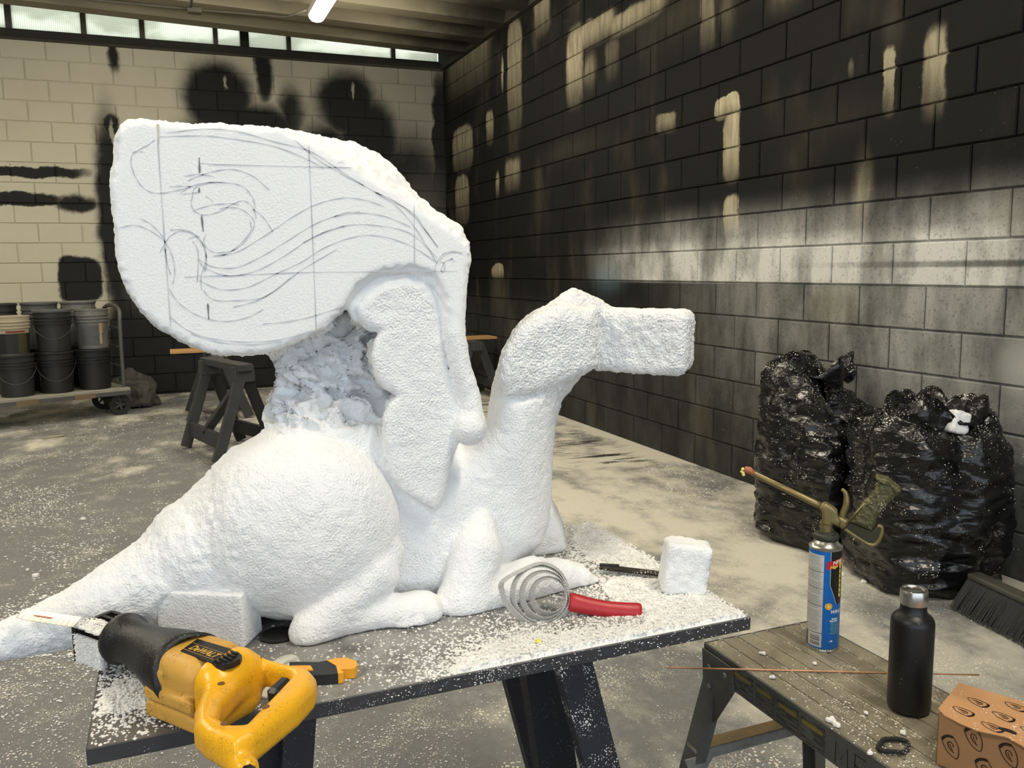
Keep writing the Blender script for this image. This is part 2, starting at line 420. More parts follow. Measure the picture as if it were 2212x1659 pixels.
    yl = B(1760,620,1850,710,.8,True,.30); c = q.mix(yl, c, srgb(120, 118, 70)); te = B(1290,575,1345,640,.9,True,.30); c = q.mix(te, c, srgb(120, 150, 165))
    # foam flecks blown on to the blocks
    fl = q.voro(q.pos(), 46); dens = q.math('MULTIPLY', q.ramp(y, 6.5, 2.0, .2, 1.0), q.ramp(z, 2.6, .5, .35, 1.0))
    f = q.math('LESS_THAN', fl, q.math('MULTIPLY', dens, q.ramp(q.noise(q.pos(), 9, 3), .42, .75, 0, .17)))
    c = q.mix(f, c, srgb(210, 208, 200))
    nrm = q.bump(q.noise(q.pos(), 110, 4, .7), .45, .005)
    return q.out(c, .8, nrm, **{'Specular IOR Level': .25})
def floor_material():
    q = NT('dusty_concrete'); p = q.pos()
    sp = q.n('ShaderNodeSeparateXYZ'); q.l(p, sp.inputs[0]); x, y = sp.outputs[0], sp.outputs[1]
    base = q.mix(q.noise(p, 1.3, 6), srgb(96, 97, 98), srgb(128, 129, 130))
    base = q.mix(q.ramp(q.noise(p, 38, 4), .35, .75, 0, .5), base, srgb(92, 92, 90))
    pv = q.vm('MULTIPLY', p, (1.0, .72, 1)); big = q.noise(pv, 1.5, 6, .66); mid = q.noise(pv, 4.5, 5, .6)
    right = q.ramp(x, .2, 2.2); far = q.ramp(y, 4.5, 8.2)
    lvl = q.math('ADD', q.math('MULTIPLY', right, .29), q.math('MULTIPLY', far, .18))
    s = q.math('ADD', q.math('ADD', big, q.math('MULTIPLY', q.math('SUBTRACT', mid, .5), .55)), q.math('SUBTRACT', lvl, .20))
    film = q.ramp(s, .42, .70, .04, .93)
    dust = q.mix(q.noise(p, 60, 3), srgb(212, 206, 188), srgb(232, 226, 210))
    near_cam = q.ramp(y, 1.2, 2.6, .25, 1.0); film = q.math('MULTIPLY', film, near_cam)
    c = q.mix(film, base, dust)
    # black over-spray strokes along the foot of the wall
    st = q.noise(q.vm('MULTIPLY', p, (1.0, 5.5, 1)), 2.6, 5); edge = q.math('MULTIPLY', q.ramp(x, 2.45, 2.72), q.ramp(x, 3.12, 2.95)); yy = q.math('MULTIPLY', q.ramp(y, 4.6, 5.2), q.ramp(y, 8.6, 7.8))
    c = q.mix(q.math('MULTIPLY', q.math('MULTIPLY', edge, yy), q.ramp(st, .50, .62)), c, srgb(38, 36, 30))
    # crumbs of foam, clustered
    cl = q.noise(p, 3.2, 5, .65); v1 = q.voro(p, 75); t1 = q.ramp(q.math('ADD', cl, q.math('MULTIPLY', lvl, .15)), .40, .74, .0, .36)
    c = q.mix(q.math('LESS_THAN', v1, t1), c, srgb(226, 220, 202))
    v2 = q.voro(q.vm('ADD', p, (3.7, 1.3, 0)), 210); t2 = q.ramp(q.noise(p, 5.5, 4, .6), .40, .72, .06, .42)
    c = q.mix(q.math('MULTIPLY', q.math('LESS_THAN', v2, t2), .85), c, srgb(220, 214, 196))
    sp2 = q.noise(q.vm('ADD', p, (9, 4, 0)), 5.5, 4); c = q.mix(q.ramp(sp2, .74, .80, 0, .8), c, srgb(48, 46, 40))
    h = q.math('ADD', q.math('MULTIPLY', q.math('LESS_THAN', v1, t1), .6), q.math('MULTIPLY', q.noise(p, 140, 3), .6))
    return q.out(c, .82, q.bump(h, .5, .004))
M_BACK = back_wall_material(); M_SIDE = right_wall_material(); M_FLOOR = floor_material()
M_MORTAR_B = M_BACK; M_MORTAR_S = M_SIDE

fl = MB().box(((WX+LEFTX)/2, (DY-12)/2, -.05), ((WX-LEFTX)/2+.2, (DY+12)/2+.2, .05)).build('floor', M_FLOOR); tag(fl, 'grey concrete floor strewn with white foam dust', kind='structure')

def block_mesh(name, L, Hh, mat, side):
    # face block: slightly pillowed chamfer at the joints; local x along the wall, y out of the wall
    b = .005; l, h, d = L/2-JOINT/2, Hh/2-JOINT/2, .012
    pr = [(-l, -h, 0), (l, -h, 0), (l, h, 0), (-l, h, 0), (-l, -h, -d+b), (l, -h, -d+b), (l, h, -d+b), (-l, h, -d+b), (-l+b, -h+b, -d), (l-b, -h+b, -d), (l-b, h-b, -d), (-l+b, h-b, -d)]
    fs = [(0,1,5,4), (1,2,6,5), (2,3,7,6), (3,0,4,7), (4,5,9,8), (5,6,10,9), (6,7,11,10), (7,4,8,11), (8,9,10,11)]
    if side: vs = [(p[2], -p[0], p[1]) for p in pr]
    else: vs = [(p[0], p[2], p[1]) for p in pr]
    me = bpy.data.meshes.new(name); me.from_pydata(vs, [], fs); me.materials.append(mat)
    return me
def block_wall(wall, mat, side, u0, u1, phase, z0, rows, limit):
    full, halfm = block_mesh('brick', .4064, BL, mat, side), None
    L = .4064; cand = []
    for r in range(rows):
        off = phase+(0 if r % 2 == 0 else L/2); k = math.ceil((u0-off)/L-1)
        while True:
            a = off+k*L; b = a+L; k += 1
            if a >= u1-.02: break
            a2, b2 = max(a, u0), min(b, u1)
            if b2-a2 < .04: continue
            zc = z0+(r+.5)*BL; uc = (a2+b2)/2
            c = (WX, uc, zc) if side else (uc, DY, zc)
            px = [project(p) for p in ((WX, a2, zc-.1) if side else (a2, DY, zc-.1), (WX, b2, zc+.1) if side else (b2, DY, zc+.1))]
            ok = all(q[2] > .3 for q in px)
            vis = ok and max(px[0][0], px[1][0]) > -40 and min(px[0][0], px[1][0]) < IMG_W+40 and max(px[0][1], px[1][1]) > -40 and min(px[0][1], px[1][1]) < IMG_H+40
            area = abs((px[0][0]-px[1][0])*(px[0][1]-px[1][1])) if vis else 0
            cand.append((area, c, b2-a2))
    cand.sort(key=lambda t: -t[0]); cache = {round(L, 3): full}; rest = MB()
    for i, (area, c, ln) in enumerate(cand):
        key = round(ln, 3)
        if key not in cache: cache[key] = block_mesh('brick', ln, BL, mat, side)
        if area > 0 and i < limit:
            o = bpy.data.objects.new('brick', cache[key]); COL.objects.link(o); o.parent = wall
            j = RNG.uniform(-.0012, .0012); o.location = (c[0]+(j if side else 0), c[1]+(0 if side else j), c[2])
        elif True:
            me = cache[key]; rest.add(np.array([v.co[:] for v in me.vertices])+np.array(c), [tuple(p.vertices) for p in me.polygons])
    if rest.n:
        o = rest.build('more_bricks', mat, wall, recalc=False); o['kind'] = 'stuff'
JB = .0035
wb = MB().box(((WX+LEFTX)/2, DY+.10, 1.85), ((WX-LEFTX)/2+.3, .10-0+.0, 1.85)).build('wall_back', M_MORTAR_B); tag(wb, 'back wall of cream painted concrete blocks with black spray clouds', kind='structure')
wr = MB().box((WX+.10, (DY+FRONT)/2, 1.97), (.10, (DY-FRONT)/2+.2, 1.97)).build('wall_right', M_MORTAR_S); tag(wr, 'long concrete block wall sprayed mostly black', kind='structure')
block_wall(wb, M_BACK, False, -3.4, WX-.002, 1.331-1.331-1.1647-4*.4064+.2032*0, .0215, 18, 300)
block_wall(wr, M_SIDE, True, FRONT, DY-.002, 3.96627-4*.4064, .0, 19, 300)
M_PLASTER = plain('grey_plaster', srgb(120, 118, 110), .8, var=.1, scale=3)
wl = MB().box((LEFTX-.1, (DY+FRONT)/2, 2.1), (.1, (DY-FRONT)/2+.2, 2.1)).build('wall_left', M_PLASTER); tag(wl, 'plain grey wall on the far side', kind='structure')

def ceiling_material():
    q = NT('sooty_concrete_ceiling'); p = q.pos(); sp = q.n('ShaderNodeSeparateXYZ'); q.l(p, sp.inputs[0])
    c = q.mix(q.noise(q.vm('MULTIPLY', p, (.5, 2, 1)), 2.4, 6), srgb(128, 121, 102), srgb(165, 157, 134))
    s = q.math('ADD', sp.outputs[0], q.math('MULTIPLY', q.math('SUBTRACT', q.noise(p, 2.0, 5), .5), 1.6))
    c = q.mix(q.ramp(s, 2.05, 3.1, 0, .93), c, srgb(24, 23, 20))
    return q.out(c, .85, q.bump(q.noise(p, 60, 4), .3, .004))
M_CEIL = ceiling_material()
RISE = .029
ce = MB().prism([(FRONT-.06, 3.90), (DY+.06, 3.90), (DY+.06, 4.10), (FRONT-.06, 4.10)], (LEFTX-.2, 0, RISE*(WX-LEFTX+.2)), (0, 1, 0), (0, 0, 1), (1, 0, -RISE), 0, WX-LEFTX+.4).build('ceiling', M_CEIL); tag(ce, 'ribbed concrete ceiling of close set beams', kind='structure')
yb = 9.37
while yb > FRONT+.3:
    pf = [(yb, CH), (yb-.20, CH), (yb-.29, CH+.26), (yb+.09, CH+.26)]
    b = MB().prism([(p[0], p[1]) for p in pf], (LEFTX, 0, RISE*(WX-LEFTX)), (0, 1, 0), (0, 0, 1), (1, 0, -RISE), 0, WX-LEFTX-.001).build('beam', M_CEIL, ce); yb -= .585

MB().box((WX-.03, (DY+FRONT)/2, CH+.14), (.03, (DY-FRONT)/2, .14)).build('wall_plate', M_CEIL, ce)
# high strip of windows
M_STEEL = plain('blackened_steel', srgb(44, 42, 36), .7, var=.25, scale=12, bumps=.002)
M_MULL = plain('grey_mullion', srgb(92, 90, 80), .7, var=.15, scale=12)
def pane_material():
    q = NT('ribbed_translucent_glazing'); p = q.pos()
    w = q.n('ShaderNodeTexWave', wave_type='BANDS', bands_direction='X'); q.l(p, w.inputs['Vector']); w.inputs['Scale'].default_value = 16.0; w.inputs['Distortion'].default_value = .0
    c = q.mix(q.ramp(q.noise(q.vm('MULTIPLY', p, (1, 1, 3)), 1.6, 4), .42, .60), (.66, .66, .55), (.88, .87, .75))
    c = q.mix(q.math('MULTIPLY', q.ramp(w.outputs['Fac'], .55, .9), .35), c, (.46, .46, .38))
    tr = q.n('ShaderNodeBsdfTranslucent'); q.l(c, tr.inputs[0]); q.l(tr.outputs[0], q.t.nodes['Material Output'].inputs[0]); return q.m
M_PANE = pane_material()
win = MB().box(((WX+LEFTX)/2, DY+.03, 3.715), ((WX-LEFTX)/2, .055, .045), bevel=.006).build('window_1', M_STEEL); tag(win, 'long high window strip of translucent panes in dark steel', kind='structure')
mull = [(-5.8, .06), (-5.0, .06), (-4.2, .06), (-3.4, .06), (-2.55, .06), (-1.88, .06), (-1.27, .055), (-.598, .05), (-.045, .05), (.685, .045), (.985, .09), (1.458, .045), (2.646, .045)]
for x, w in mull: MB().box((x, DY+.03, 4.03), (w/2, .035, .28)).build('mullion', M_MULL if w != .09 else M_STEEL, win)
xs = [LEFTX]+[m[0] for m in mull]+[WX-.05]
for a, b in zip(xs, xs[1:]): MB().box(((a+b)/2, DY+.045, 4.03), ((b-a)/2-.012, .003, .28)).build('pane', M_PANE, win)
M_POST = plain('white_post', srgb(215, 214, 200), .6)
MB().box((WX-.035, DY+.02, 3.83), (.02, .02, .07)).build('post', M_POST, win)
MB().box(((WX+LEFTX)/2, DY-.012, 3.664), ((WX-LEFTX)/2, .035, .012), bevel=.004).build('sill', plain('rusty_sill', srgb(70, 66, 56), .8, var=.4, scale=8), win)

# conduit and junction box under the beams
M_COND = plain('grey_conduit', srgb(98, 95, 84), .5, var=.1)
cp = atz(420, 24, 3.63)
cd = thing('electrical_conduit', (cp[0], cp[1], 3.63), 'thin grey conduit running under the ceiling beams to the tube lamp', 'conduit')
MB().tube([(-4, cp[1], 3.645), (cp[0]-.04, cp[1], 3.645), (1.20, cp[1]-.03, 3.645), (1.32, 8.05, 3.62)], .012, 8).build('pipe', M_COND, cd, smooth=True)
MB().box((cp[0], cp[1], 3.635), (.06, .05, .025), bevel=.006).build('junction_box', M_COND, cd)
MB().tube([(cp[0]-.03, cp[1], 3.65), (cp[0]-.03, cp[1]-2.2, 3.65)], .012, 8).build('branch_pipe', M_COND, cd, smooth=True)

def lamp_material():
    q = NT('lit_diffuser'); q.out((1, 1, 1), .5); q.b.inputs['Emission Color'].default_value = (1.0, .915, .74, 1); q.b.inputs['Emission Strength'].default_value = LAMP_STRENGTH; return q.m
M_LAMP = lamp_material(); M_WHITE = plain('white_enamel', srgb(225, 225, 220), .45, var=.05)
def tube_lamp(x, y0, y1, z, label):
    t = thing('tube_lamp', (x, (y0+y1)/2, z+.08), label, 'lamp', 'fluorescent tube lamps on the ceiling')
    MB().box((x, (y0+y1)/2, z+.065), (.07, (y1-y0)/2+.02, .03), bevel=.005).build('housing', M_WHITE, t)
    prof = [(-.068, .035), (-.062, .01), (-.04, -.012), (0, -.02), (.04, -.012), (.062, .01), (.068, .035)]
    MB().prism(prof, (x, 0, z), (1, 0, 0), (0, 0, 1), (0, 1, 0), y0, y1).build('diffuser', M_LAMP, t, auto=40)
    MB().tube([(x, y0+.3, z+.09), (x, y0+.3, CH+.25)], .006, 6).build('hanger', M_COND, t); MB().tube([(x, y1-.3, z+.09), (x, y1-.3, CH+.25)], .006, 6).build('hanger', M_COND, t)
tube_lamp(1.385, 6.70, 7.90, 3.50, 'lit white fluorescent tube lamp hanging below the ceiling beams')
for i, (x, y) in enumerate([(1.385, 3.2), (1.385, -.3), (-2.2, 6.7), (-2.2, 3.2), (-2.2, -.3)]):  # unseen lamps, assumed in rows to add warm light from above
    tube_lamp(x, y, y+1.2, 3.50, 'one of the further lit tube lamps assumed under the same ceiling, unseen above the view')

# ------------------------------------------------------------------ work table
TZ = .74
TX0, TX1, TY0, TY1 = -.128, .885, 1.131, 1.728
def table_material():
    q = NT('dark_painted_board'); p = q.pos()
    c = q.mix(q.noise(q.vm('MULTIPLY', p, (1, 6, 6)), 8, 5), srgb(46, 46, 50), srgb(64, 63, 64))
    sp = q.n('ShaderNodeSeparateXYZ'); q.l(q.n('ShaderNodeNewGeometry').outputs['Normal'], sp.inputs[0]); upm = q.ramp(sp.outputs[2], .6, .9)
    sx = q.n('ShaderNodeSeparateXYZ'); q.l(p, sx.inputs[0])
    brown = q.ramp(sx.outputs[0], .12, -.02, 0, .6); c = q.mix(q.math('MULTIPLY', upm, brown), c, srgb(80, 72, 64))
    d = q.ramp(q.noise(p, 16, 6, .65), .22, .62, .18, .80); side = q.ramp(sx.outputs[0], .02, .22, .25, 1.0)
    c = q.mix(q.math('MULTIPLY', q.math('MULTIPLY', d, side), upm), c, srgb(168, 166, 162))
    v = q.voro(p, 330); sv = q.math('LESS_THAN', v, q.ramp(q.noise(p, 18, 4), .38, .75, 0, .34)); c = q.mix(sv, c, srgb(225, 224, 220))
    return q.out(c, .7, q.bump(q.noise(p, 90, 4), .35, .003))
M_TABLE = table_material()
M_BLACKWOOD = plain('black_painted_wood', srgb(30, 30, 36), .6, var=.2, scale=20, dust=.16, bumps=.002, dscale=300)
M_BLACKWOOD2 = plain('black_painted_wood_dusty', srgb(34, 35, 42), .6, var=.2, scale=20, dust=.50, bumps=.002, dscale=260)
table = thing('work_table', ((TX0+TX1)/2, (TY0+TY1)/2, 0), 'black board table on trestle legs carrying the white foam sculpture', 'table')
MB().box(((TX0+TX1)/2, (TY0+TY1)/2, TZ-.0115), ((TX1-TX0)/2, (TY1-TY0)/2, .0115), bevel=.0015).build('table_top', M_TABLE, table)
MB().box(((TX0+TX1)/2, TY0+.20, TZ-.023-.02), ((TX1-TX0)/2-.18, .03, .02)).build('rail', M_BLACKWOOD, table)
def leg(px_top, px_bot, ytop, zt, ybot, w, t, mat):
    # a board leg splayed down to the floor
    a = onY(*px_top, ytop); b = onY(*px_bot, ybot); d = b-a; b = a+d*((0-zt)/(b[2]-a[2])) if b[2] != a[2] else b
    a = np.array([a[0], ytop, zt]); mb = MB(); mb.bar(a, b, w, t, up=(0, 1, 0), bevel=.002); return mb.build('leg', mat, table)
zt = TZ-.023
def board_leg(x_top, x_bot, y_top, y_bot, w, mat, thick=.035):
    a = np.array([x_top, y_top, zt-.001]); b = np.array([x_bot, y_bot, 0.0])
    pf = [a+np.array([-w/2, 0, 0]), a+np.array([w/2, 0, 0]), b+np.array([w/2, 0, 0]), b+np.array([-w/2, 0, 0])]
    mb = MB(); vs = [p+np.array([0, s, 0]) for s in (-thick/2, thick/2) for p in pf]
    mb.add(vs, [(3,2,1,0), (4,5,6,7), (0,1,5,4), (1,2,6,5), (2,3,7,6), (3,0,4,7)]); return mb.build('leg', mat, table)
for (xt, yt, xb, yb, w, m, th) in [(.566, TY0+.045, .745, TY0+.02, .060, M_BLACKWOOD2, .03), (.560, TY0+.17, .665, TY0+.20, .072, M_BLACKWOOD, .035), (.60, TY1-.08, .82, TY1+.10, .07, M_BLACKWOOD, .035),
                            (.141, TY0+.05, .06, TY0+.02, .044, M_BLACKWOOD, .035), (.095, TY0+.09, .03, TY0+.10, .050, M_BLACKWOOD, .035), (.16, TY1-.08, .10, TY1+.10, .07, M_BLACKWOOD, .035)]:
    board_leg(xt, xb, yt, yb, w, m, th)

# ------------------------------------------------------------------ foam
def foam_material(name, bead=260.0, strength=.5, dist=.004, col=(.90, .905, .91)):
    q = NT(name); p = q.pos()
    v = q.voro(p, bead); n1 = q.noise(p, bead*.95, 2, .6); n2 = q.noise(p, 28, 2)
    h = q.math('ADD', q.math('MULTIPLY', v, -.6), q.math('MULTIPLY', n1, 1.0))
    amt = q.ramp(n2, .3, .7, .55, 1.0)
    c = q.mix(q.noise(p, 12, 3), [k*.985 for k in col], [min(1, k*1.01) for k in col])
    return q.out(c, .9, q.bump(q.math('MULTIPLY', h, amt), strength, dist), **{'Specular IOR Level': .15})
M_FOAM = foam_material('white_bead_foam', 280, .35, .0022); M_FOAM2 = foam_material('rasped_bead_foam', 250, .85, .0030); M_FOAMCUT = foam_material('rough_cut_foam', 210, 1.0, .006)
M_CRUMB = plain('foam_crumbs', (.84, .825, .79), .9, var=.06, scale=60)

def build_sculpture():
    h = .0041
    lo, hi = (-.46, 1.255, .7355), (1.10, 1.765, 1.62)
    X, Y, Z = grid_axes(lo, hi, h); X2 = X[:, 0, :].astype(float)+0*Z[0].astype(float); Z2 = Z[0].astype(float)+0*X[:, 0, :].astype(float)
    def pl(pts, Yp): return [(onY(x, y, Yp)[0], onY(x, y, Yp)[2]) for x, y in pts]
    def d2(pts, Yp): return poly_sdf(X2, Z2, pl(pts, Yp)).astype(np.float32)[:, None, :]
    def p3(x, y, Yp): return onY(x, y, Yp)
    def sh(d, Yp, k):
        # lean an extrusion sideways as it goes back (parts are turned a little on the vertical axis)
        d = d[:, 0, :]; nx = d.shape[0]; out = np.empty((nx, Y.size, d.shape[1]), np.float32); base = np.arange(nx, dtype=np.float32)
        for j, yv in enumerate(Y.ravel()):
            i = base-k*(float(yv)-Yp)/h; ex = np.maximum(0, -i)+np.maximum(0, i-(nx-1)); i = np.clip(i, 0, nx-1.001); a = i.astype(int); f = (i-a)[:, None]
            out[:, j, :] = d[a]*(1-f)+d[np.minimum(a+1, nx-1)]*f+(ex*h)[:, None]
        return out
    # ---- trunk
    torso = extrude_sdf(sh(d2([(600,900),(660,862),(760,850),(850,880),(1000,965),(1060,940),(1150,1000),(1182,1100),(1176,1170),(1120,1225),(1000,1310),(660,1345),(590,1315),(490,1160),(540,990)], 1.47), 1.47, .25), Y, 1.525, .120, .095)
    tail = chain_sdf(X, Y, Z, [p3(580,1135,1.51), p3(455,1200,1.50), p3(330,1262,1.49), p3(160,1337,1.48), p3(10,1386,1.47), p3(-150,1432,1.46)], [.148, .110, .075, .048, .030, .016])
    F = smin(torso, tail, .05)
    # ---- near thigh, shin, foot
    thigh = ell_sdf(X, Y, Z, p3(684,1145,1.412), (.140, .094, .154))
    F = smin(F, thigh, np.clip(.070-(X-.10)*.5, .008, .085).astype(np.float32))
    low = chain_sdf(X, Y, Z, [p3(836,1196,1.385), p3(806,1238,1.372), p3(735,1302,1.356), p3(672,1362,1.345)], [.030, .044, .038, .029])
    F = smin(F, low, .010)
    foot = chain_sdf(X, Y, Z, [p3(664,1368,1.345), p3(730,1340,1.352), p3(810,1326,1.357), p3(880,1324,1.357), p3(915,1314,1.357)], [.0285, .028, .030, .034, .031])
    F = smin(F, foot, .014)
    for (x, y, r) in ((872,1350,.019), (904,1341,.018), (928,1318,.021)): F = smin(F, ell_sdf(X, Y, Z, p3(x, y, 1.34), (r*1.1, r*1.2, r)), .006)
    # ---- near fore leg
    arm = chain_sdf(X, Y, Z, [p3(1035,1118,1.42), p3(1030,1190,1.392), p3(1002,1292,1.372)], [.026, .046, .045])
    F = smin(F, arm, .006)
    fore = chain_sdf(X, Y, Z, [p3(992,1308,1.37), p3(1060,1284,1.375), p3(1150,1252,1.388), p3(1210,1250,1.392)], [.043, .042, .043, .032])
    F = smin(F, fore, .012)
    paw = chain_sdf(X, Y, Z, [p3(1200,1242,1.40), p3(1252,1252,1.39), p3(1312,1272,1.38)], [.032, .025, .006]); F = smin(F, paw, .010)
    paw2 = chain_sdf(X, Y, Z, [p3(1200,1236,1.46), p3(1248,1240,1.46), p3(1290,1258,1.45)], [.028, .022, .006]); F = smin(F, paw2, .012)
    # ---- far fore leg
    far = extrude_sdf(sh(d2([(1170,1085),(1195,1098),(1215,1140),(1223,1182),(1205,1198),(1140,1212),(1130,1130)], 1.57), 1.57, .45), Y, 1.60, .045, .012); F = smin(F, far, .008)
    # ---- neck, chest
    neck = extrude_sdf(sh(d2([(1050,915),(1060,850),(1078,780),(1108,722),(1160,690),(1230,690),(1275,730),(1270,800),(1245,832),(1216,868),(1204,915),(1196,985),(1193,1060),(1189,1130),(1172,1180),(1130,1205),(1085,1208),(1050,1150),(1015,1085),(985,1040),(985,995),(1020,960)], 1.46), 1.46, .42), Y, 1.505, .100, .085)
    F = smin(F, neck, .008)
    # ---- head, crest and muzzle block
    head = extrude_sdf(sh(d2([(1094,866),(1074,815),(1084,762),(1114,712),(1150,682),(1205,657),(1290,668),(1296,735),(1292,790),(1262,812),(1215,834),(1150,853)], 1.42), 1.42, .45), Y, 1.505, .102, .030); F = smin(F, head, .006)
    crest = extrude_sdf(sh(d2([(1188,665),(1214,638),(1238,624),(1262,633),(1300,651),(1322,665),(1300,690),(1200,690)], 1.50), 1.50, .47), Y, 1.54, .070, .024); F = smin(F, crest, .010)
    th = math.radians(40); a = np.array([math.cos(th), -math.sin(th), -.03]); a /= np.linalg.norm(a); bq = np.array([math.sin(th), math.cos(th), 0]); cq = np.cross(a, bq)
    if cq[2] < 0: cq = -cq
    RM = np.array([a, bq, cq]).T; mc = onY(1384, 737, 1.455)+bq*.03
    muz = rbox_sdf(X, Y, Z, mc, (.094, .072, .0605), RM, .018); F = smin(F, muz, .004)
    # ---- rough column left under the slab
    col = extrude_sdf(sh(d2([(572,735),(640,735),(720,690),(790,650),(830,720),(850,860),(870,960),(800,985),(700,965),(590,945),(560,922),(600,860),(606,800)], 1.47), 1.47, .165), Y, 1.575, .105, .04)
    F = smin(F, col, .014)
    # ---- the drawn slab: flat front, chamfered upper right
    SF = 1.368
    A_ = [(256,285),(270,264),(300,257),(332,262),(400,268),(480,270),(560,276),(618,283),(660,302),(720,337),(790,378),(860,421),(930,466),(985,503),(1013,528),(1013,570),(1008,625),(1003,690),(975,680),(935,618),(880,588),(815,594),(772,632),(752,662),(705,703),(650,734),(600,753),(560,763),(500,767),(440,757),(385,733),(335,703),(295,660),(268,610),(252,550),(247,480),(242,430),(239,390),(247,345),(250,305)]
    B_ = [(256,285),(270,264),(300,257),(332,262),(400,268),(480,270),(560,276),(618,279),(690,290),(742,303),(772,308),(822,333),(862,372),(905,425),(955,462),(1000,492),(1014,525),(1013,570),(1008,625),(1003,690),(975,680),(935,618),(880,588),(815,594),(772,632),(752,662),(705,703),(650,734),(600,753),(560,763),(500,767),(440,757),(385,733),(335,703),(295,660),(268,610),(252,550),(247,480),(242,430),(239,390),(247,345),(250,305)]
    dA, dB = sh(d2(A_, SF), SF, .13), sh(d2(B_, SF+.08), SF+.08, .13); t = np.clip((Y-SF)/.08, 0, 1).astype(np.float32); dS = dA+(dB-dA)*t
    slab = extrude_sdf(dS, Y, SF+.145, .145, .008)
    F = smin(F, slab, .004)
    # ---- folded wing membrane and its bone
    mem = extrude_sdf(sh(d2([(792,628),(828,604),(878,596),(925,610),(944,645),(952,720),(968,800),(992,870),(1003,930),(985,975),(972,1020),(958,1075),(946,1106),(912,1088),(868,1062),(848,1030),(836,990),(828,950),(826,905),(838,872),(856,856),(828,840),(808,812),(800,775),(804,742),(818,718),(792,710),(772,690),(764,664)], 1.385), 1.385, .27), Y, 1.458, .080, .014); F = smin(F, mem, .003)
    fill = extrude_sdf(sh(d2([(742,655),(775,612),(830,578),(900,570),(960,585),(1004,600),(1004,720),(965,740),(940,700),(800,720),(760,690)], 1.39), 1.39, .2), Y, 1.462, .074, .006); F = smin(F, fill, .004)
    scoop = chain_sdf(X, Y, Z, [p3(756,668,1.370), p3(782,622,1.370), p3(830,594,1.370), p3(885,585,1.370), p3(932,604,1.370), p3(962,650,1.370)], [.011, .010, .009, .009, .010, .007]); F = smax(F, -scoop, .005)
    bone = chain_sdf(X, Y, Z, [p3(984,560,1.398), p3(978,640,1.390), p3(980,720,1.385), p3(996,800,1.384), p3(1014,860,1.383), p3(1018,915,1.380)], [.022, .020, .020, .019, .020, .025]); F = smin(F, bone, .005)
    knob = ell_sdf(X, Y, Z, p3(1015,924,1.374), (.028, .028, .031)); F = smin(F, knob, .006)
    groove = chain_sdf(X, Y, Z, [p3(945,660,1.374), p3(955,760,1.374), p3(972,830,1.374), p3(990,880,1.374)], [.006, .008, .009, .006]); F = smax(F, -groove, .004)
    jaw = chain_sdf(X, Y, Z, [p3(1090,868,1.415), p3(1150,856,1.412), p3(1215,838,1.412), p3(1265,818,1.412)], [.006, .007, .007, .006]); F = smax(F, -jaw, .008)
    F = np.maximum(F, TZ+.0003-Z)
    V, Q = surface_nets(np.ascontiguousarray(F, dtype=np.float32), lo, h)
    # ---- knife-torn crust: displace along the normal, strongly on the rough column, little on the sanded parts
    N = vert_normals(V, Q)
    flat = (np.abs(V[:,1]-SF) < .004) & (N[:,1] < -.93) & (V[:,2] > 1.17)
    PX = np.array([project(v)[:2] for v in V]) if len(V) < 9e5 else None
    px, py = PX[:,0], PX[:,1]
    rough = np.full(len(V), .0012)
    colm = (px > 560) & (px < 840) & (py > 690) & (py < 935) & (V[:,1] > 1.40)
    rough[colm] = .0; rough[(px > 1045) & (py < 880)] = .0022; rough[(px > 1280) & (py < 830)] = .0024; rough[(px < 520) & (py > 900)] = .0024
    edge = (V[:,2] > 1.17) & ~flat & (px < 1020) & ~colm & (V[:,1] < 1.72) & ~((px > 740) & (py > 600)); rough[edge] = .0030
    rough[flat] = 0
    rough[V[:,2] < TZ+.004] *= .2
    D = rough*fbm(V, 120, 2, 3)+rough*.5*vnoise(V, 34, 5)
    W_ = V @ np.array([[.9, 0, .4], [0, 1, 0], [-.4, 0, .9]]); rid = 1-np.abs(fbm(W_*np.array([1, 1.2, 2.3]), 17, 4, 9)); stp = np.floor(rid*6)/6*.7+rid*.3
    fall = np.clip((840-px)/60, 0, 1)*np.clip((px-560)/30, 0, 1)*np.clip((935-py)/40, 0, 1)
    D = D+np.where(colm, (stp-.70)*.060*fall+.004*fbm(V, 70, 3, 21), 0)
    big = (px > 460) & (px < 900) & (py > 960); D = D+np.where(big, .0022*vnoise(V, 14, 31), 0)
    V = V+N*D[:, None]
    ctr = (.25, 1.5, TZ); V[:, 2] = np.maximum(V[:, 2], TZ+.0004)
    root = thing('foam_sculpture', ctr, 'large white carved foam sculpture of a crouching winged beast with a pencilled slab', 'sculpture')
    cx = np.stack([px[Q].mean(1), py[Q].mean(1)], 1); cy_ = V[:, 1][Q].mean(1); cz = V[:, 2][Q].mean(1)
    # parts by where the carving changes: slab, head, muzzle block, folded wing, body
    part = np.zeros(len(Q), int)
    inS = poly_sdf(V[:,0][Q].mean(1), cz, [(p[0], p[1]) for p in pl(B_, SF+.05)]) < .022
    part[inS & (cz > 1.17)] = 1
    mm = poly_sdf(cx[:,0], cx[:,1], [(755,640),(800,592),(880,580),(940,600),(960,560),(1000,640),(1012,760),(1050,890),(1048,945),(1015,965),(985,985),(948,1112),(905,1095),(845,1050),(815,960),(815,880),(835,858),(800,830),(790,770),(800,720),(770,700)]) < 0
    part[mm & (cy_ < 1.46) & (part == 0)] = 2
    loc = (np.stack([V[:,k][Q].mean(1) for k in range(3)], 1)-mc) @ RM
    part[(np.abs(loc[:,0]) < .11) & (loc[:,0] > -.088) & (np.abs(loc[:,1]) < .085) & (np.abs(loc[:,2]) < .075)] = 4
    part[(part == 0) & (cx[:,0] > 1050) & (cx[:,1] < 862) & (cx[:,0] < 1330)] = 3
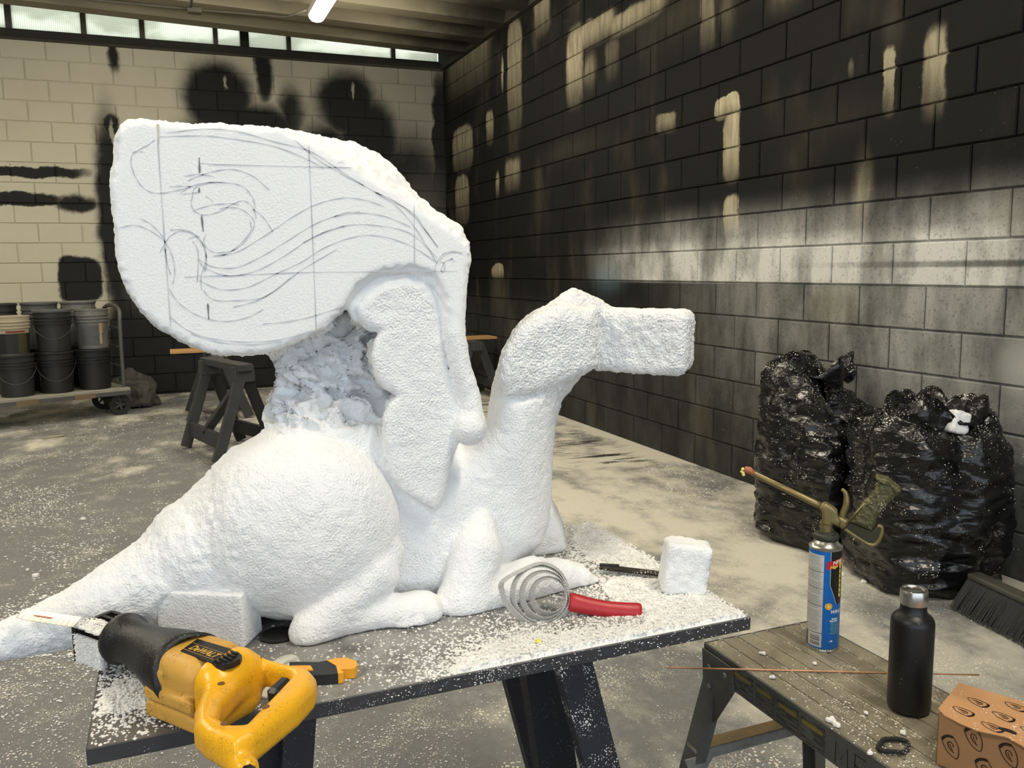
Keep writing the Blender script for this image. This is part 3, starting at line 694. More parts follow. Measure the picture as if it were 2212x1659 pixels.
    for k, nm in enumerate(('carved_body', 'drawn_slab', 'folded_wing', 'head', 'muzzle_block')):
        sel = Q[part == k]; u, inv = np.unique(sel, return_inverse=True)
        np_mesh(nm, V[u], inv.reshape(-1, 4), (M_FOAM2, M_FOAM, M_FOAM2, M_FOAMCUT, M_FOAMCUT)[k], root)
    # ---- pencil lines on the flat face of the slab
    pen = []
    L = lambda *p: pen.append(p)
    L((345,190),(380,700),(415,1190)); L((1148,230),(1168,700),(1188,1220)); L((1708,550),(1710,870)); L((566,295),(569,380)); L((566,455),(566,485)); L((578,600),(588,690)); L((612,1070),(617,1155))
    L((575,325),(700,333),(1380,350)); L((487,930),(740,922),(1180,905),(1935,900))
    L((350,185),(560,180),(700,190),(960,235),(1150,310),(1230,355)); L((390,165),(580,145),(760,155),(960,210),(1150,260),(1300,355),(1440,445),(1560,510),(1700,590),(1760,670),(1830,770))
    L((1070,200),(1200,310),(1330,385),(1440,445)); L((1500,480),(1620,560),(1720,680),(1825,850)); L((1500,480),(1600,525),(1700,600),(1780,700),(1838,775))
    L((265,265),(220,270),(203,320),(228,400),(280,465),(350,485),(450,470),(520,450)); L((212,270),(300,225),(330,200))
    L((140,670),(220,655),(300,680),(380,740),(420,810),(437,900),(425,970)); L((255,620),(310,650),(360,700),(388,745)); L((360,800),(390,740),(430,700),(490,685),(550,715),(590,770),(605,840),(600,900)); L((410,680),(460,678),(520,690),(570,720)); L((385,780),(395,850),(415,920))
    L((410,450),(470,447),(530,450)); L((465,485),(520,450),(600,430),(690,428)); L((485,395),(560,385),(640,395)); L((505,420),(560,395),(660,365),(760,360),(860,400),(940,470))
    L((530,500),(525,550),(550,585),(600,600),(680,580),(740,545),(800,525),(850,560),(870,620)); L((530,500),(545,455),(620,430),(720,430),(800,450),(850,510),(865,565)); L((480,490),(560,480)); L((530,580),(620,550),(720,540),(780,545))
    L((670,570),(720,560),(790,570),(850,620),(855,670),(800,750),(740,790),(660,800),(610,780),(590,740),(602,705)); L((835,630),(838,690),(760,775),(700,812),(640,818)); L((850,570),(900,605),(940,660),(957,692)); L((600,500),(640,530))
    L((560,835),(640,875),(760,880),(880,830),(1000,760),(1160,660),(1280,610),(1420,590),(1560,610),(1690,665)); L((600,885),(720,925),(860,900),(1000,830),(1170,720),(1330,660),(1500,655),(1690,700),(1830,830))
    L((570,950),(680,995),(820,985),(960,920),(1110,850),(1240,770),(1400,715),(1540,715),(1700,770),(1845,865)); L((650,815),(760,800),(900,720),(1080,600),(1200,540),(1330,510),(1440,520),(1550,555))
    L((590,1000),(640,1050),(760,1055),(900,1040),(1000,980),(1100,900),(1300,780)); L((745,1090),(860,1060),(940,1020),(1050,935)); L((530,740),(560,800),(556,960)); L((510,725),(560,720),(600,790),(598,860),(575,930),(580,1000)); L((560,840),(590,880),(600,900))
    L((405,990),(450,1060),(530,1120),(620,1155),(720,1165),(820,1145),(910,1100)); L((410,1140),(500,1210),(620,1255),(800,1275),(980,1265),(1180,1215)); L((520,1230),(660,1275),(850,1290),(1010,1270)); L((900,1180),(1050,1165),(1200,1130),(1330,1085))
    L((1835,975),(1818,900),(1840,830),(1890,795),(1960,800)); L((1850,900),(1870,850),(1920,830)); L((1845,890),(1865,905),(1870,860),(1842,842),(1900,800),(1965,805)); L((1900,830),(1925,850)); L((1280,610),(1340,590),(1420,583)); L((1115,750),(1240,690),(1340,660))
    mb = MB(); root_ticks = []; wig = np.random.default_rng(5)
    for i, p in enumerate(pen):
        q = smooth_line([onY(200+x/2.458, 220+y/2.458, SF-.0008) for x, y in p], 8)
        w = [(.0011 if i not in (3, 4, 5, 6) else .0020)*(1+.4*math.sin(k*.9+i))*(1 if .5 < k < len(q)-1 else .5) for k in range(len(q))]
        if i in (3, 4, 5, 6): root_ticks.append(MB().ribbon(q, (0, -1, 0), w))
        else: mb.ribbon(q, (0, -1, 0), w)
    kf = MB().ribbon([onY(341, 268, SF-.0006), onY(343, 312, SF-.0006)], (0, -1, 0), [.0034, .0012])
    gp = plain('pencil_grey', srgb(190, 192, 200), .7, var=.1, scale=200); gd = plain('pencil_dark', srgb(120, 120, 128), .7, var=.1, scale=200)
    o = mb.build('pencil_sketch', gp, root, recalc=False, label='grey pencil waves and grid lines on the slab'); kf.build('saw_kerf', plain('kerf_shadow', srgb(214, 206, 186), .9), root, recalc=False); o['kind'] = 'stuff'; [t_.build('pencil_tick', gd, root, recalc=False) for t_ in root_ticks]
    return root
sculpture = build_sculpture()

# ------------------------------------------------------------------ helpers for placed things
def z_at(xy, py):
    lo, hi = 0.0, 4.0
    for _ in range(50):
        m = (lo+hi)/2
        if project((xy[0], xy[1], m))[1] > py: lo = m
        else: hi = m
    return (lo+hi)/2
def frame3(d, up=(0, 0, 1)):
    d = np.asarray(d, float); d = d/np.linalg.norm(d); s = np.cross(up, d); s /= np.linalg.norm(s); u = np.cross(d, s); return d, s, u
def text_verts(body, size, shear=0.0, bold=0.0):
    cu = bpy.data.curves.new('lettering', 'FONT'); cu.body = body; cu.size = size; cu.shear = shear; cu.offset = bold; cu.resolution_u = 3; cu.align_x = 'LEFT'
    to = bpy.data.objects.new('lettering', cu); COL.objects.link(to); dg = bpy.context.evaluated_depsgraph_get(); me = bpy.data.meshes.new_from_object(to.evaluated_get(dg))
    V = np.array([v.co[:] for v in me.vertices]); F = [tuple(p.vertices) for p in me.polygons]
    bpy.data.objects.remove(to); bpy.data.curves.remove(cu); bpy.data.meshes.remove(me); return V, F
OCT_V = np.array([(1,0,0),(-1,0,0),(0,1,0),(0,-1,0),(0,0,1),(0,0,-1)], float); OCT_F = np.array([(0,2,4),(2,1,4),(1,3,4),(3,0,4),(2,0,5),(1,2,5),(3,1,5),(0,3,5)])
def crumbs(name, P, size, mat, label=None, parent=None, flat=.7, long_=1.0, cat='foam crumbs'):
    n = len(P); s = np.asarray(size).reshape(-1, 1, 1)*np.ones((n, 1, 1)); V = OCT_V[None]*RNG.uniform(.6, 1.5, (n, 6, 1))*s
    V[:, :, 0] *= RNG.uniform(1, long_, (n, 1)); V[:, :, 2] *= flat
    a = RNG.uniform(0, 6.28, n); ca, sa = np.cos(a)[:, None], np.sin(a)[:, None]
    x = V[:, :, 0]*ca-V[:, :, 1]*sa; y = V[:, :, 0]*sa+V[:, :, 1]*ca; V = np.stack([x, y, V[:, :, 2]], 2)+np.asarray(P)[:, None, :]
    F = (OCT_F[None]+(np.arange(n)*6)[:, None, None]).reshape(-1, 3)
    o = np_mesh(name, V.reshape(-1, 3), F, mat, parent, smooth=False, loc=None if parent else tuple(np.mean(P, 0)))
    o['kind'] = 'stuff'
    if label: o['label'] = label
    if label and parent is None: o['category'] = cat
    return o
def local_mesh(Fn, lo, hi, h, to_world):
    X, Y, Z = grid_axes(lo, hi, h); F = np.ascontiguousarray(Fn(X, Y, Z)+0*(X+Y+Z), dtype=np.float32); V, Q = surface_nets(F, lo, h); return to_world(V), Q

# ------------------------------------------------------------------ reciprocating saw lying on its side on the table
SO = np.array([-.010, 1.195, .790]); SE = np.array([.5903, -.8072, 0]); SP = np.array([.8072, .5903, 0])   # s runs back towards the handle
def sw(s, t, z): return SO+SE*s+SP*t+np.array([0, 0, z-SO[2]])
def sww(V): return SO[None]+V[:, :1]*SE[None]+V[:, 1:2]*SP[None]+np.stack([0*V[:, 2], 0*V[:, 2], V[:, 2]-SO[2]], 1)
def saw_yellow(name, col, worn):
    q = NT(name); p = q.pos(); c = q.mix(q.noise(p, 30, 4), [v*.93 for v in col], [min(1, v*1.05) for v in col])
    g = q.math('MULTIPLY', q.ramp(q.noise(p, 22, 5, .7), .42, .70), q.ramp(q.noise(p, 520, 3, .7), .48, .62)); c = q.mix(q.math('MULTIPLY', g, worn), c, srgb(70, 52, 26))
    sc = q.ramp(q.voro(p, 85), .09, .05); c = q.mix(q.math('MULTIPLY', sc, .6), c, srgb(60, 45, 28))
    return q.out(c, .32 if worn < .8 else .5, None)
M_YEL = saw_yellow('yellow_plastic', srgb(246, 182, 34), .62); M_YEL2 = saw_yellow('worn_tan_yellow_metal', srgb(214, 164, 74), .85)
M_RUB = plain('black_rubber', srgb(24, 24, 24), .45, var=.3, scale=40, dust=.10, bumps=.003, dscale=160)
M_BLK = plain('black_plastic', srgb(28, 27, 27), .4, var=.2, dust=.09, dscale=200); M_DARKMETAL = plain('dark_steel', srgb(52, 46, 42), .45, .6, var=.3, dust=.42, dscale=260)
M_BROWN = plain('recessed_screw', srgb(120, 86, 52), .5, .2)
saw = thing('reciprocating_saw', (SO[0], SO[1], TZ), 'yellow and black reciprocating saw lying on its side at the table corner', 'power saw')
outer = [(.085,.047),(.097,.052),(.124,.053),(.185,.058),(.205,.048),(.219,.030),(.232,-.007),(.247,-.089),(.244,-.116),(.212,-.118),(.192,-.118),(.166,-.110),(.138,-.088),(.114,-.061),(.085,-.03)]
hole = [(.174,-.083),(.151,-.057),(.112,.024),(.116,.038),(.163,.037),(.176,.029),(.190,-.008),(.216,-.079),(.204,-.087)]
def rear(X, Y, Z):
    X2 = X[:, :, 0]+0*Y[:, :, 0]; Y2 = Y[:, :, 0]+0*X[:, :, 0]
    d = np.maximum(poly_sdf(X2, Y2, outer), -poly_sdf(X2, Y2, hole))[:, :, None]
    loop = extrude_sdf(d, Z, .798, .0215, .0155)
    dome = rbox_sdf(X, Y, Z, (.075, .001, .791), (.045, .0475, .0460), np.eye(3), .030); F = smin(loop, dome, .010)
    cordb = cone_sdf(X, Y, Z, np.array([.205, -.098, .796]), np.array([.252, -.112, .788]), .017, .0155); F = smin(F, cordb, .008)
    return np.maximum(F, .0838-X+.10*(np.abs(Y)*0))
V, Q = local_mesh(rear, (.078, -.145, .735), (.285, .085, .850), .0022, sww); np_mesh('rear_handle', V, Q, M_YEL, saw)
def motor(X, Y, Z):
    F = rbox_sdf(X, Y, Z, (.034, .001, .790), (.050, .0475, .0465), np.eye(3), .026)
    for (t, z, s1) in ((-.044, .806, .020), (-.047, .782, .082)): F = smin(F, rbox_sdf(X, Y, Z, ((s1-.012)/2, t, z), ((s1+.012)/2, .006, .009), np.eye(3), .004), .005)
    F = smin(F, rbox_sdf(X, Y, Z, (.034, -.040, .757), (.05, .010, .010), np.eye(3), .004), .006)
    return F
V, Q = local_mesh(motor, (-.022, -.062, .735), (.090, .056, .845), .0022, sww); np_mesh('motor_housing', V, Q, M_YEL2, saw)
# label plate, vents, screws, trigger
ZT = .8372
pf = [(.0198,.0123),(.031,-.0232),(.0958,-.025),(.0855,.0142)]
MB().prism(pf, sw(0, 0, ZT), SE, SP, (0, 0, 1), -.003, .0004).build('name_plate', M_BLK, saw)
M_LET = plain('yellow_lettering', srgb(214, 170, 70), .5)
TV, TF = text_verts('DeWALT', .0168, .18, .0004); TV[:, 0] *= .0545/(TV[:, 0].max()-TV[:, 0].min())
pl0 = sw(.0345, -.0145, ZT+.0008); dx = SE*.995-SP*.02; dy = np.cross((0, 0, 1), dx)
MB().add(pl0+TV[:, :1]*dx+TV[:, 1:2]*dy, TF).build('lettering', M_LET, saw, recalc=False)
nb = MB()
for t in (.0005, -.0180): nb.ribbon([sw(.026, t, ZT+.0007), sw(.092, t-.0012, ZT+.0007)], (0, 0, 1), .0006)
nb.build('name_plate_lines', M_LET, saw, recalc=False)
vf = [(.0868,.0142),(.0971,-.0255),(.104,-.0255),(.113,-.021),(.1175,-.011),(.1165,.002),(.111,.0095),(.100,.0137)]
vp = MB().prism(vf, sw(0, 0, ZT), SE, SP, (0, 0, 1), -.008, -.0005).build('vent_panel', M_BLK, saw)
for i, t in enumerate((.009, .002, -.005, -.012, -.019)):
    MB().bar(sw(.092-t*.15, t, ZT+.0007), sw(.112-abs(t+.006)*.5, t-.002, ZT+.0007), .0028, .0022).build('vent_slat', M_BLK, vp)
for s, t, z in ((.1220,-.034,.8195), (.2025,-.096,.8190), (.106,.041,.8190), (.2145,-.045,.8190)):
    MB().lathe([(.0044, 0), (.0044, .0022), (.002, .0024)], sw(s, t, z-.0012), 16).build('screw', M_BROWN, saw, auto=40)
MB().bar(sw(.172, .028, .805), sw(.183, -.008, .805), .018, .022, bevel=.005).build('trigger', M_BLK, saw)
MB().prism([(.150, -.072), (.215, -.045), (.205, .008), (.18, .0)], sw(0, 0, .8196), SE, SP, (0, 0, 1), -.001, -.0002)
# rubber boot
prof = [(-.166,.000,.001),(-.168,.020,.032),(-.164,.020,.0385),(-.154,.020,.040),(-.145,.019,.0345),(-.120,.016,.0325),(-.080,.010,.0375),(-.045,.005,.0455),(-.018,.001,.0520),(.006,0,.0550),(.016,0,.0555),(.018,0,.0500)]
vs = []; fs = []; n = 40
for i, (s, tc, r) in enumerate(prof):
    for k in range(n):
        a = 2*math.pi*k/n; rr = r*(1+.030*math.sin(3*a+i*.8)*(1 if 2 < i < 10 else 0)); vs.append(sw(s+.006*math.sin(2*a+.5)*(i > 5), tc+rr*math.cos(a), max(TZ+.001, .7955+rr*.93*math.sin(a))))
for i in range(len(prof)-1):
    for k in range(n): fs.append((i*n+k, i*n+(k+1) % n, (i+1)*n+(k+1) % n, (i+1)*n+k))
fs += [tuple(range(n))]
MB().add(vs, fs).build('rubber_boot', M_RUB, saw, smooth=True)
# shoe cage caked with foam dust, blade
M_CAKE = foam_material('caked_foam_dust', 420, .8, .004, (.86, .86, .86))
sh = MB().box(sw(-.196, -.013, .7785), (.032, .003, .0215), np.array([SE, SP, (0, 0, 1)]).T, .001).build('shoe_side', M_CAKE, saw)
fr = MB().box(sw(-.231, .018, .782), (.003, .034, .027), np.array([SE, SP, (0, 0, 1)]).T, .001).build('shoe_front', M_DARKMETAL, saw)
for t in (-.036, -.018, 0, .018, .040): MB().bar(sw(-.231, t*.8+.018, .809), sw(-.166, t*.7+.020, .809), .006, .004).build('shoe_bar', M_DARKMETAL, saw)
for s in (-.236, -.172): MB().bar(sw(s+.004, -.014, .809), sw(s+.004, .050, .809), .008, .005).build('shoe_bar', M_DARKMETAL, saw)
P = np.array([sw(RNG.uniform(-.231, -.168), -.015+.034*RNG.uniform(0, 1)**1.6, .8105+RNG.uniform(0, .004)) for _ in range(900)]); crumbs('caked_crumbs', P, RNG.uniform(.001, .0026, 900), M_CRUMB, None, saw)
P = np.array([sw(RNG.uniform(-.229, -.163), -.0165, RNG.uniform(.757, .801)) for _ in range(500)]); crumbs('caked_crumbs', P, RNG.uniform(.0008, .0020, 500), M_CRUMB, None, saw)
ba, bb = np.array([-.150, 1.359, .822]), np.array([-.236, 1.437, .820]); bd = (bb-ba)/np.linalg.norm(bb-ba); bs = np.cross((0, 0, 1), bd); bs = -bs if bs[1] > 0 else bs
bu = np.array([0, 0, 1]); nn = 22; bl = []; fs = []
for k in range(nn+1):
    c = ba+(bb-ba)*k/nn; tooth = (.0018 if k % 2 else 0); w = .0085*(1-.35*max(0, (k-nn+4)/4)); lean = np.array([0, 0, .5])
    bl += [c+bs*(w+tooth)-bu*.0040, c-bs*w+bu*.0040, c+bs*(w+tooth)-bu*.0048, c-bs*w+bu*.0032]
for k in range(nn):
    a, b = 4*k, 4*k+4; fs += [(a, b, b+1, a+1), (a+2, a+3, b+3, b+2), (a, a+2, b+2, b), (a+1, b+1, b+3, a+3)]
M_BLADE = plain('cream_saw_blade', srgb(226, 218, 202), .4, .3)
bo = MB().add(bl, fs).build('saw_blade', M_BLADE, saw); m0 = ba+(bb-ba)*.42+bu*.0006; m1 = ba+(bb-ba)*.74+bu*.0006
MB().ribbon([m0, m1], (0, 0, 1), .004).build('red_print', plain('red_print', srgb(214, 110, 84), .5), bo, recalc=False)
# power cord
cpts = smooth_line([sw(.24, -.108, .790), sw(.272, -.120, .780), sw(.31, -.13, .70), sw(.30, -.15, .50), sw(.25, -.22, .22), sw(.1, -.36, .03), sw(-.2, -.7, .012)], 6)
MB().tube(cpts, .0105, 10).build('power_cord', plain('black_cord', srgb(26, 25, 24), .35), saw, smooth=True)

# ------------------------------------------------------------------ loose foam pieces on the table
def foam_lump(name, label, c, half, R, rad, bumpy, h=.004, cat='foam block', group=None, zmin=TZ):
    c = np.asarray(c, float); e = max(half)*1.5+.02
    X, Y, Z = grid_axes(c-e, c+e, h); F = rbox_sdf(X, Y, Z, c, half, np.asarray(R, float), rad); V, Q = surface_nets(np.ascontiguousarray(F, dtype=np.float32), c-e, h)
    N = vert_normals(V, Q); V = V+N*(bumpy*fbm(V, 110, 3, 4))[:, None]; V[:, 2] = np.maximum(V[:, 2], zmin+.0003)
    o = np_mesh(name, V, Q, M_FOAM2, None, loc=(c[0], c[1], max(zmin, c[2]-max(half)))); return tag(o, label, cat, group)
p0, p1 = atz(343, 1393, TZ), atz(527, 1403, TZ); d = p1-p0; Lb = np.linalg.norm(d); d /= Lb; s_ = np.array([-d[1], d[0], 0])
hb = z_at(p1[:2], 1286)-TZ
foam_lump('foam_offcut', 'rectangular white foam offcut standing behind the saw', (p0+p1)/2+s_*.034+np.array([0, 0, hb/2]), (Lb/2, .034, hb/2), np.array([d, s_, (0, 0, 1)]).T, .0025, .0006, .003)
ca = math.radians(-24); Rc = np.array([[math.cos(ca), -math.sin(ca), 0], [math.sin(ca), math.cos(ca), 0], [0, 0, 1]]) @ np.array([[math.cos(.13), 0, math.sin(.13)], [0, 1, 0], [-math.sin(.13), 0, math.cos(.13)]])
foam_lump('foam_offcut', 'small white foam cube perched on the corner of the table among crumbs', (.843, 1.268, TZ+.050), (.041, .030, .047), Rc, .010, .0022)

# ------------------------------------------------------------------ crumbs and heaps on the table
def table_poly(px): return [tuple(atz(x, y, TZ)[:2]) for x, y in px]
HEAPS = [([(1110,1372),(1060,1385),(985,1415),(960,1450),(1010,1480),(1100,1490),(1200,1470),(1330,1445),(1500,1410),(1690,1370),(1560,1285),(1490,1250),(1430,1250),(1330,1243),(1290,1262),(1320,1300),(1390,1325),(1390,1345),(1290,1352),(1220,1362)], .011, .045),
         ([(1228,1142),(1280,1118),(1350,1140),(1430,1185),(1460,1215),(1420,1240),(1340,1238),(1270,1215),(1230,1180)], .009, .04),
         ([(212,1490),(250,1455),(330,1462),(352,1500),(330,1530),(250,1548),(205,1560),(198,1530)], .006, .03)]
def heap_height(x, y):
    hgt = np.zeros(x.shape)
    for poly, hm, fo in HEAPS:
        dd = -poly_sdf(x, y, table_poly(poly)); hgt = np.maximum(hgt, hm*np.clip(dd/fo, 0, 1)**.7)
    return hgt
gx, gy = np.meshgrid(np.arange(TX0+.002, TX1-.001, .0032), np.arange(TY0+.002, TY1-.001, .0032), indexing='ij')
hh = heap_height(gx, gy); Pn = np.stack([gx.ravel(), gy.ravel(), 0*gx.ravel()], 1)
nz = (.0022*fbm(Pn, 90, 3, 2)+.0012*vnoise(Pn, 260, 6)).reshape(gx.shape); hz = hh*.8+nz*np.clip(hh/.003, 0, 1)-.0018
edg = np.minimum(np.minimum(gx-TX0, TX1-gx), np.minimum(gy-TY0, TY1-gy)); hz = np.where(hz > 0, hz*np.clip((edg-.0022)/.006, 0, 1)-.0012*(edg < .004), hz); nx_, ny_ = gx.shape; idn = np.arange(nx_*ny_).reshape(nx_, ny_); Vh = np.stack([gx, gy, TZ+np.maximum(hz, -.0015)], 2).reshape(-1, 3)
Qh = np.stack([idn[:-1, :-1], idn[1:, :-1], idn[1:, 1:], idn[:-1, 1:]], 2).reshape(-1, 4); keep = (hz.ravel()[Qh].max(1) > 0); Qh = Qh[keep]; u, inv = np.unique(Qh, return_inverse=True)
M_HEAP = foam_material('heaped_foam_crumbs', 330, .55, .004, (.93, .92, .89))
o = np_mesh('foam_shavings', Vh[u], inv.reshape(-1, 4), M_HEAP, None, loc=(.6, 1.3, TZ)); tag(o, 'drifts of white foam shavings heaped over the table top', 'foam shavings', kind='stuff')
def on_table(n, dens, zofs=0.0):
    out = []
    while len(out) < n:
        x = RNG.uniform(TX0+.003, TX1-.003, 20000); y = RNG.uniform(TY0+.003, TY1-.003, 20000); k = RNG.uniform(0, 1, 20000) < dens(x, y)
        z = TZ+heap_height(x[k], y[k])*.8; out += np.stack([x[k], y[k], z+zofs], 1).tolist()
    return np.array(out[:n])
def near_heap(x, y):
    dd = np.full(x.shape, -9.0)
    for poly, hm, fo in HEAPS: dd = np.maximum(dd, -poly_sdf(x, y, table_poly(poly)))
    return np.exp(-np.clip(-dd, 0, 1)/.05)*np.where(dd > 0, .6, 1.0)
P = on_table(11000, near_heap); crumbs('foam_crumbs', P, RNG.uniform(.0009, .0030, len(P)), M_CRUMB, 'white foam crumbs scattered thickly around the shavings on the table')
P = on_table(3200, lambda x, y: .35+.65*(x > .15)); crumbs('foam_crumbs', P, RNG.uniform(.0006, .0019, len(P)), M_CRUMB, 'fine white foam specks sprinkled over the bare black table top')
# crumbs clinging to the front edge of the board
P = np.stack([RNG.uniform(.25, TX1, 240), np.full(240, TY0-.0008), TZ-RNG.uniform(0, .022, 240)], 1); crumbs('edge_crumbs', P, RNG.uniform(.0005, .0016, 240), M_CRUMB, None, table)
yc = atz(1163, 1386, TZ+.01); MB().lathe([(.0015, -.003), (.005, 0), (.0035, .003), (.0005, .004)], yc, 7).build('yellow_foam_bit', plain('yellow_foam', srgb(238, 226, 90), .8), loc=yc)
tag(bpy.data.objects['yellow_foam_bit'], 'tiny yellow bit of cured foam among the white shavings', 'foam bit')

# ------------------------------------------------------------------ spiral curry comb used as a rasp
H0 = onY(1229, 1299, 1.262); H1 = onY(1384, 1322, 1.222); ca_ = H1-H0; ca_ /= np.linalg.norm(ca_)
cb_ = np.array([-.05, .52, .85]); cb_ -= ca_*(cb_ @ ca_); cb_ /= np.linalg.norm(cb_); cn = np.cross(ca_, cb_)
comb = thing('curry_comb', H0, 'spiral steel curry comb with a red rubber handle resting in the shavings', 'curry comb')
def cpt(a, b, n=0.0): return H0+ca_*a+cb_*b+cn*n
M_SPRING = plain('dusty_spring_steel', srgb(196, 195, 192), .55, .1, var=.25, scale=80, dust=.30, dscale=420)
def band(pts, wid):
    m = len(pts); vs = []; fs = []
    for i in range(m):
        a, b = pts[i]; a2, b2 = pts[(i+1) % m]; a0, b0 = pts[i-1]; t = np.array([a2-a0, b2-b0]); t /= np.linalg.norm(t)+1e-9; nr = np.array([-t[1], t[0]])*.0006
        z = .0011*(1 if i % 2 else -1)
        fl = nr/.0006*.0034
        vs += [cpt(a+nr[0]-fl[0], b+nr[1]-fl[1], -wid/2-z), cpt(a+nr[0]+fl[0], b+nr[1]+fl[1], wid/2+z), cpt(a-nr[0]+fl[0], b-nr[1]+fl[1], wid/2+z), cpt(a-nr[0]-fl[0], b-nr[1]-fl[1], -wid/2-z)]
    for i in range(m):
        j = (i+1) % m
        for k in range(4): fs.append((4*i+k, 4*j+k, 4*j+(k+1) % 4, 4*i+(k+1) % 4))
    return MB().add(vs, fs)
for r, ox in ((.0305, -.004), (.0395, -.003), (.0480, -.002)):
    pts = [(ox-r+r*math.cos(2*math.pi*k/120), .004+r*1.02*math.sin(2*math.pi*k/120)) for k in range(120)]; band(pts, .013).build('comb_ring', M_SPRING, comb, recalc=False)
tear = smooth_line([np.array(p) for p in [(0, .012), (-.018, .046), (-.052, .058), (-.088, .040), (-.116, .018), (-.117, .002), (-.098, -.026), (-.060, -.049), (-.022, -.040), (0, -.012)]], 13, closed=True)
band([(p[0], p[1]) for p in tear], .013).build('comb_ring', M_SPRING, comb, recalc=False)
MB().tube([cpt(-.024, .006, -.004), cpt(-.006, .004, -.002)], .0016, 6).build('spring_pin', M_SPRING, comb)
M_RED = plain('red_rubber', srgb(176, 34, 44), .42, var=.08, scale=40, dust=.07, dscale=170)
hl = np.linalg.norm(H1-H0); hp = MB(); sec = []
for s_, r in ((0, .0135), (.004, .0160), (.02, .0158), (hl*.3, .0145), (hl*.55, .0142), (hl*.8, .0150), (hl-.006, .0155), (hl-.001, .0145), (hl, .011)): sec.append((s_, r))
vs = []; fs = []; n = 20
for s_, r in sec:
    for k in range(n):
        a = 2*math.pi*k/n; sag = -.004*math.sin(math.pi*s_/hl); vs.append(cpt(s_, sag+r*math.sin(a), r*.75*math.cos(a)))
for i in range(len(sec)-1):
    for k in range(n): fs.append((i*n+k, i*n+(k+1) % n, (i+1)*n+(k+1) % n, (i+1)*n+k))
fs += [tuple(range(n)), tuple(range((len(sec)-1)*n, len(sec)*n))]
MB().add(vs, fs).build('handle', M_RED, comb, smooth=True)

# ------------------------------------------------------------------ small tools by the saw
M_KYEL = plain('yellow_knife_plastic', srgb(240, 170, 40), .4, var=.05); M_LID = plain('white_plastic', srgb(214, 212, 200), .4, var=.05)
def tpx(pts, z): return [atz(x, y, z)[:2] for x, y in pts]
def slab_px(pts, z0, z1): return MB().prism([tuple(p) for p in tpx(pts, z1)], (0, 0, 0), (1, 0, 0), (0, 1, 0), (0, 0, 1), z0, z1)
kx = lambda x, y: (560+x/9.217, 1340+y/9.217)
kc = atz(705, 1447, TZ)
knife = thing('utility_knife', (kc[0], kc[1], TZ), 'yellow and black snap-blade utility knife on the table before the foot', 'knife')
slab_px([kx(600,830),(kx(740,822)),kx(1180,830),kx(1350,800),kx(1540,900),kx(1565,1060),kx(1330,1085),kx(1050,1095),kx(700,1020),kx(600,960)], TZ+.001, TZ+.016).build('grip', plain('knife_grip', srgb(30, 32, 34), .5, var=.2, dust=.12), knife)
slab_px([kx(1345,790),kx(1500,755),kx(1740,740),kx(1920,800),kx(1955,850),kx(1920,930),kx(1880,960),kx(1640,975),kx(1620,995),kx(1690,1020),kx(1660,1050),kx(1570,1065),kx(1530,900)], TZ+.0015, TZ+.0165).build('nose', M_KYEL, knife)
slab_px([kx(640,900),kx(1020,895),kx(1075,985),kx(640,990)], TZ+.012, TZ+.018).build('slider', M_KYEL, knife)
slab_px([kx(1900,830),kx(1990,770),kx(1960,740),kx(1860,750)], TZ+.004, TZ+.0055).build('blade', plain('knife_blade', srgb(190, 190, 190), .3, .8), knife)
lc = atz(603, 1462, TZ); la = atz(632, 1412, TZ)-lc; ln = np.linalg.norm(la); la /= ln; lb = np.array([-la[1], la[0], 0]); vs = []; fs = []; n = 36
scr = thing('plastic_scraper', (lc[0], lc[1], TZ), 'oval white plastic scraper half hidden behind the saw handle', 'scraper')
mb = MB(); prof = [(1.0, 0), (1.0, .003), (.92, .0055), (.5, .008), (.02, .0085)]
for r, z in prof:
    for k in range(n): a = 2*math.pi*k/n; vs.append(lc+la*(.066*r*math.cos(a))+lb*(.027*r*math.sin(a))+np.array([0, 0, z+.0005]))
for i in range(len(prof)-1):
    for k in range(n): fs.append((i*n+k, i*n+(k+1) % n, (i+1)*n+(k+1) % n, (i+1)*n+k))
MB().add(vs, fs+[tuple(range(n))]).build('blade', M_LID, scr, auto=30)
for k in range(3): MB().ribbon(smooth_line([lc+la*(.050-.006*k)+lb*(-.020+.002*k)+np.array([0, 0, .0075]), lc+la*(.03-.004*k)+lb*(-.004)+np.array([0, 0, .0105]), lc+la*(-.02)+lb*.004+np.array([0, 0, .0108])], 5), (0, 0, 1), .0012).build('rib', plain('scraper_rib', srgb(160, 158, 148), .5), scr, recalc=False)
bc = atz(602, 1374, TZ); o = MB().lathe([(.030, 0), (.031, .003), (.026, .005), (.024, .0035), (.001, .0035)], (bc[0], bc[1], TZ+.0003), 32).build('bottle_lid', M_BLK, auto=35, loc=(bc[0], bc[1], TZ)); tag(o, 'round black lid lying flat beside the sculpture heel', 'lid')
a, b = atz(1297, 1237, TZ), atz(1340, 1239, TZ); c_, d_ = atz(1378, 1244, TZ), atz(1425, 1251, TZ)
rs = thing('rasp', ((a[0]+d_[0])/2, (a[1]+d_[1])/2, TZ), 'flat dark metal rasp mostly buried under the shavings', 'rasp')
MB().bar(a+np.array([0, 0, .0115]), d_+np.array([0, 0, .0105]), .020, .005, bevel=.001).build('blade', M_DARKMETAL, rs); MB().bar(a+np.array([0, .004, .0145]), b+np.array([0, .004, .0145]), .010, .004, bevel=.001).build('clamp', M_BLK, rs)

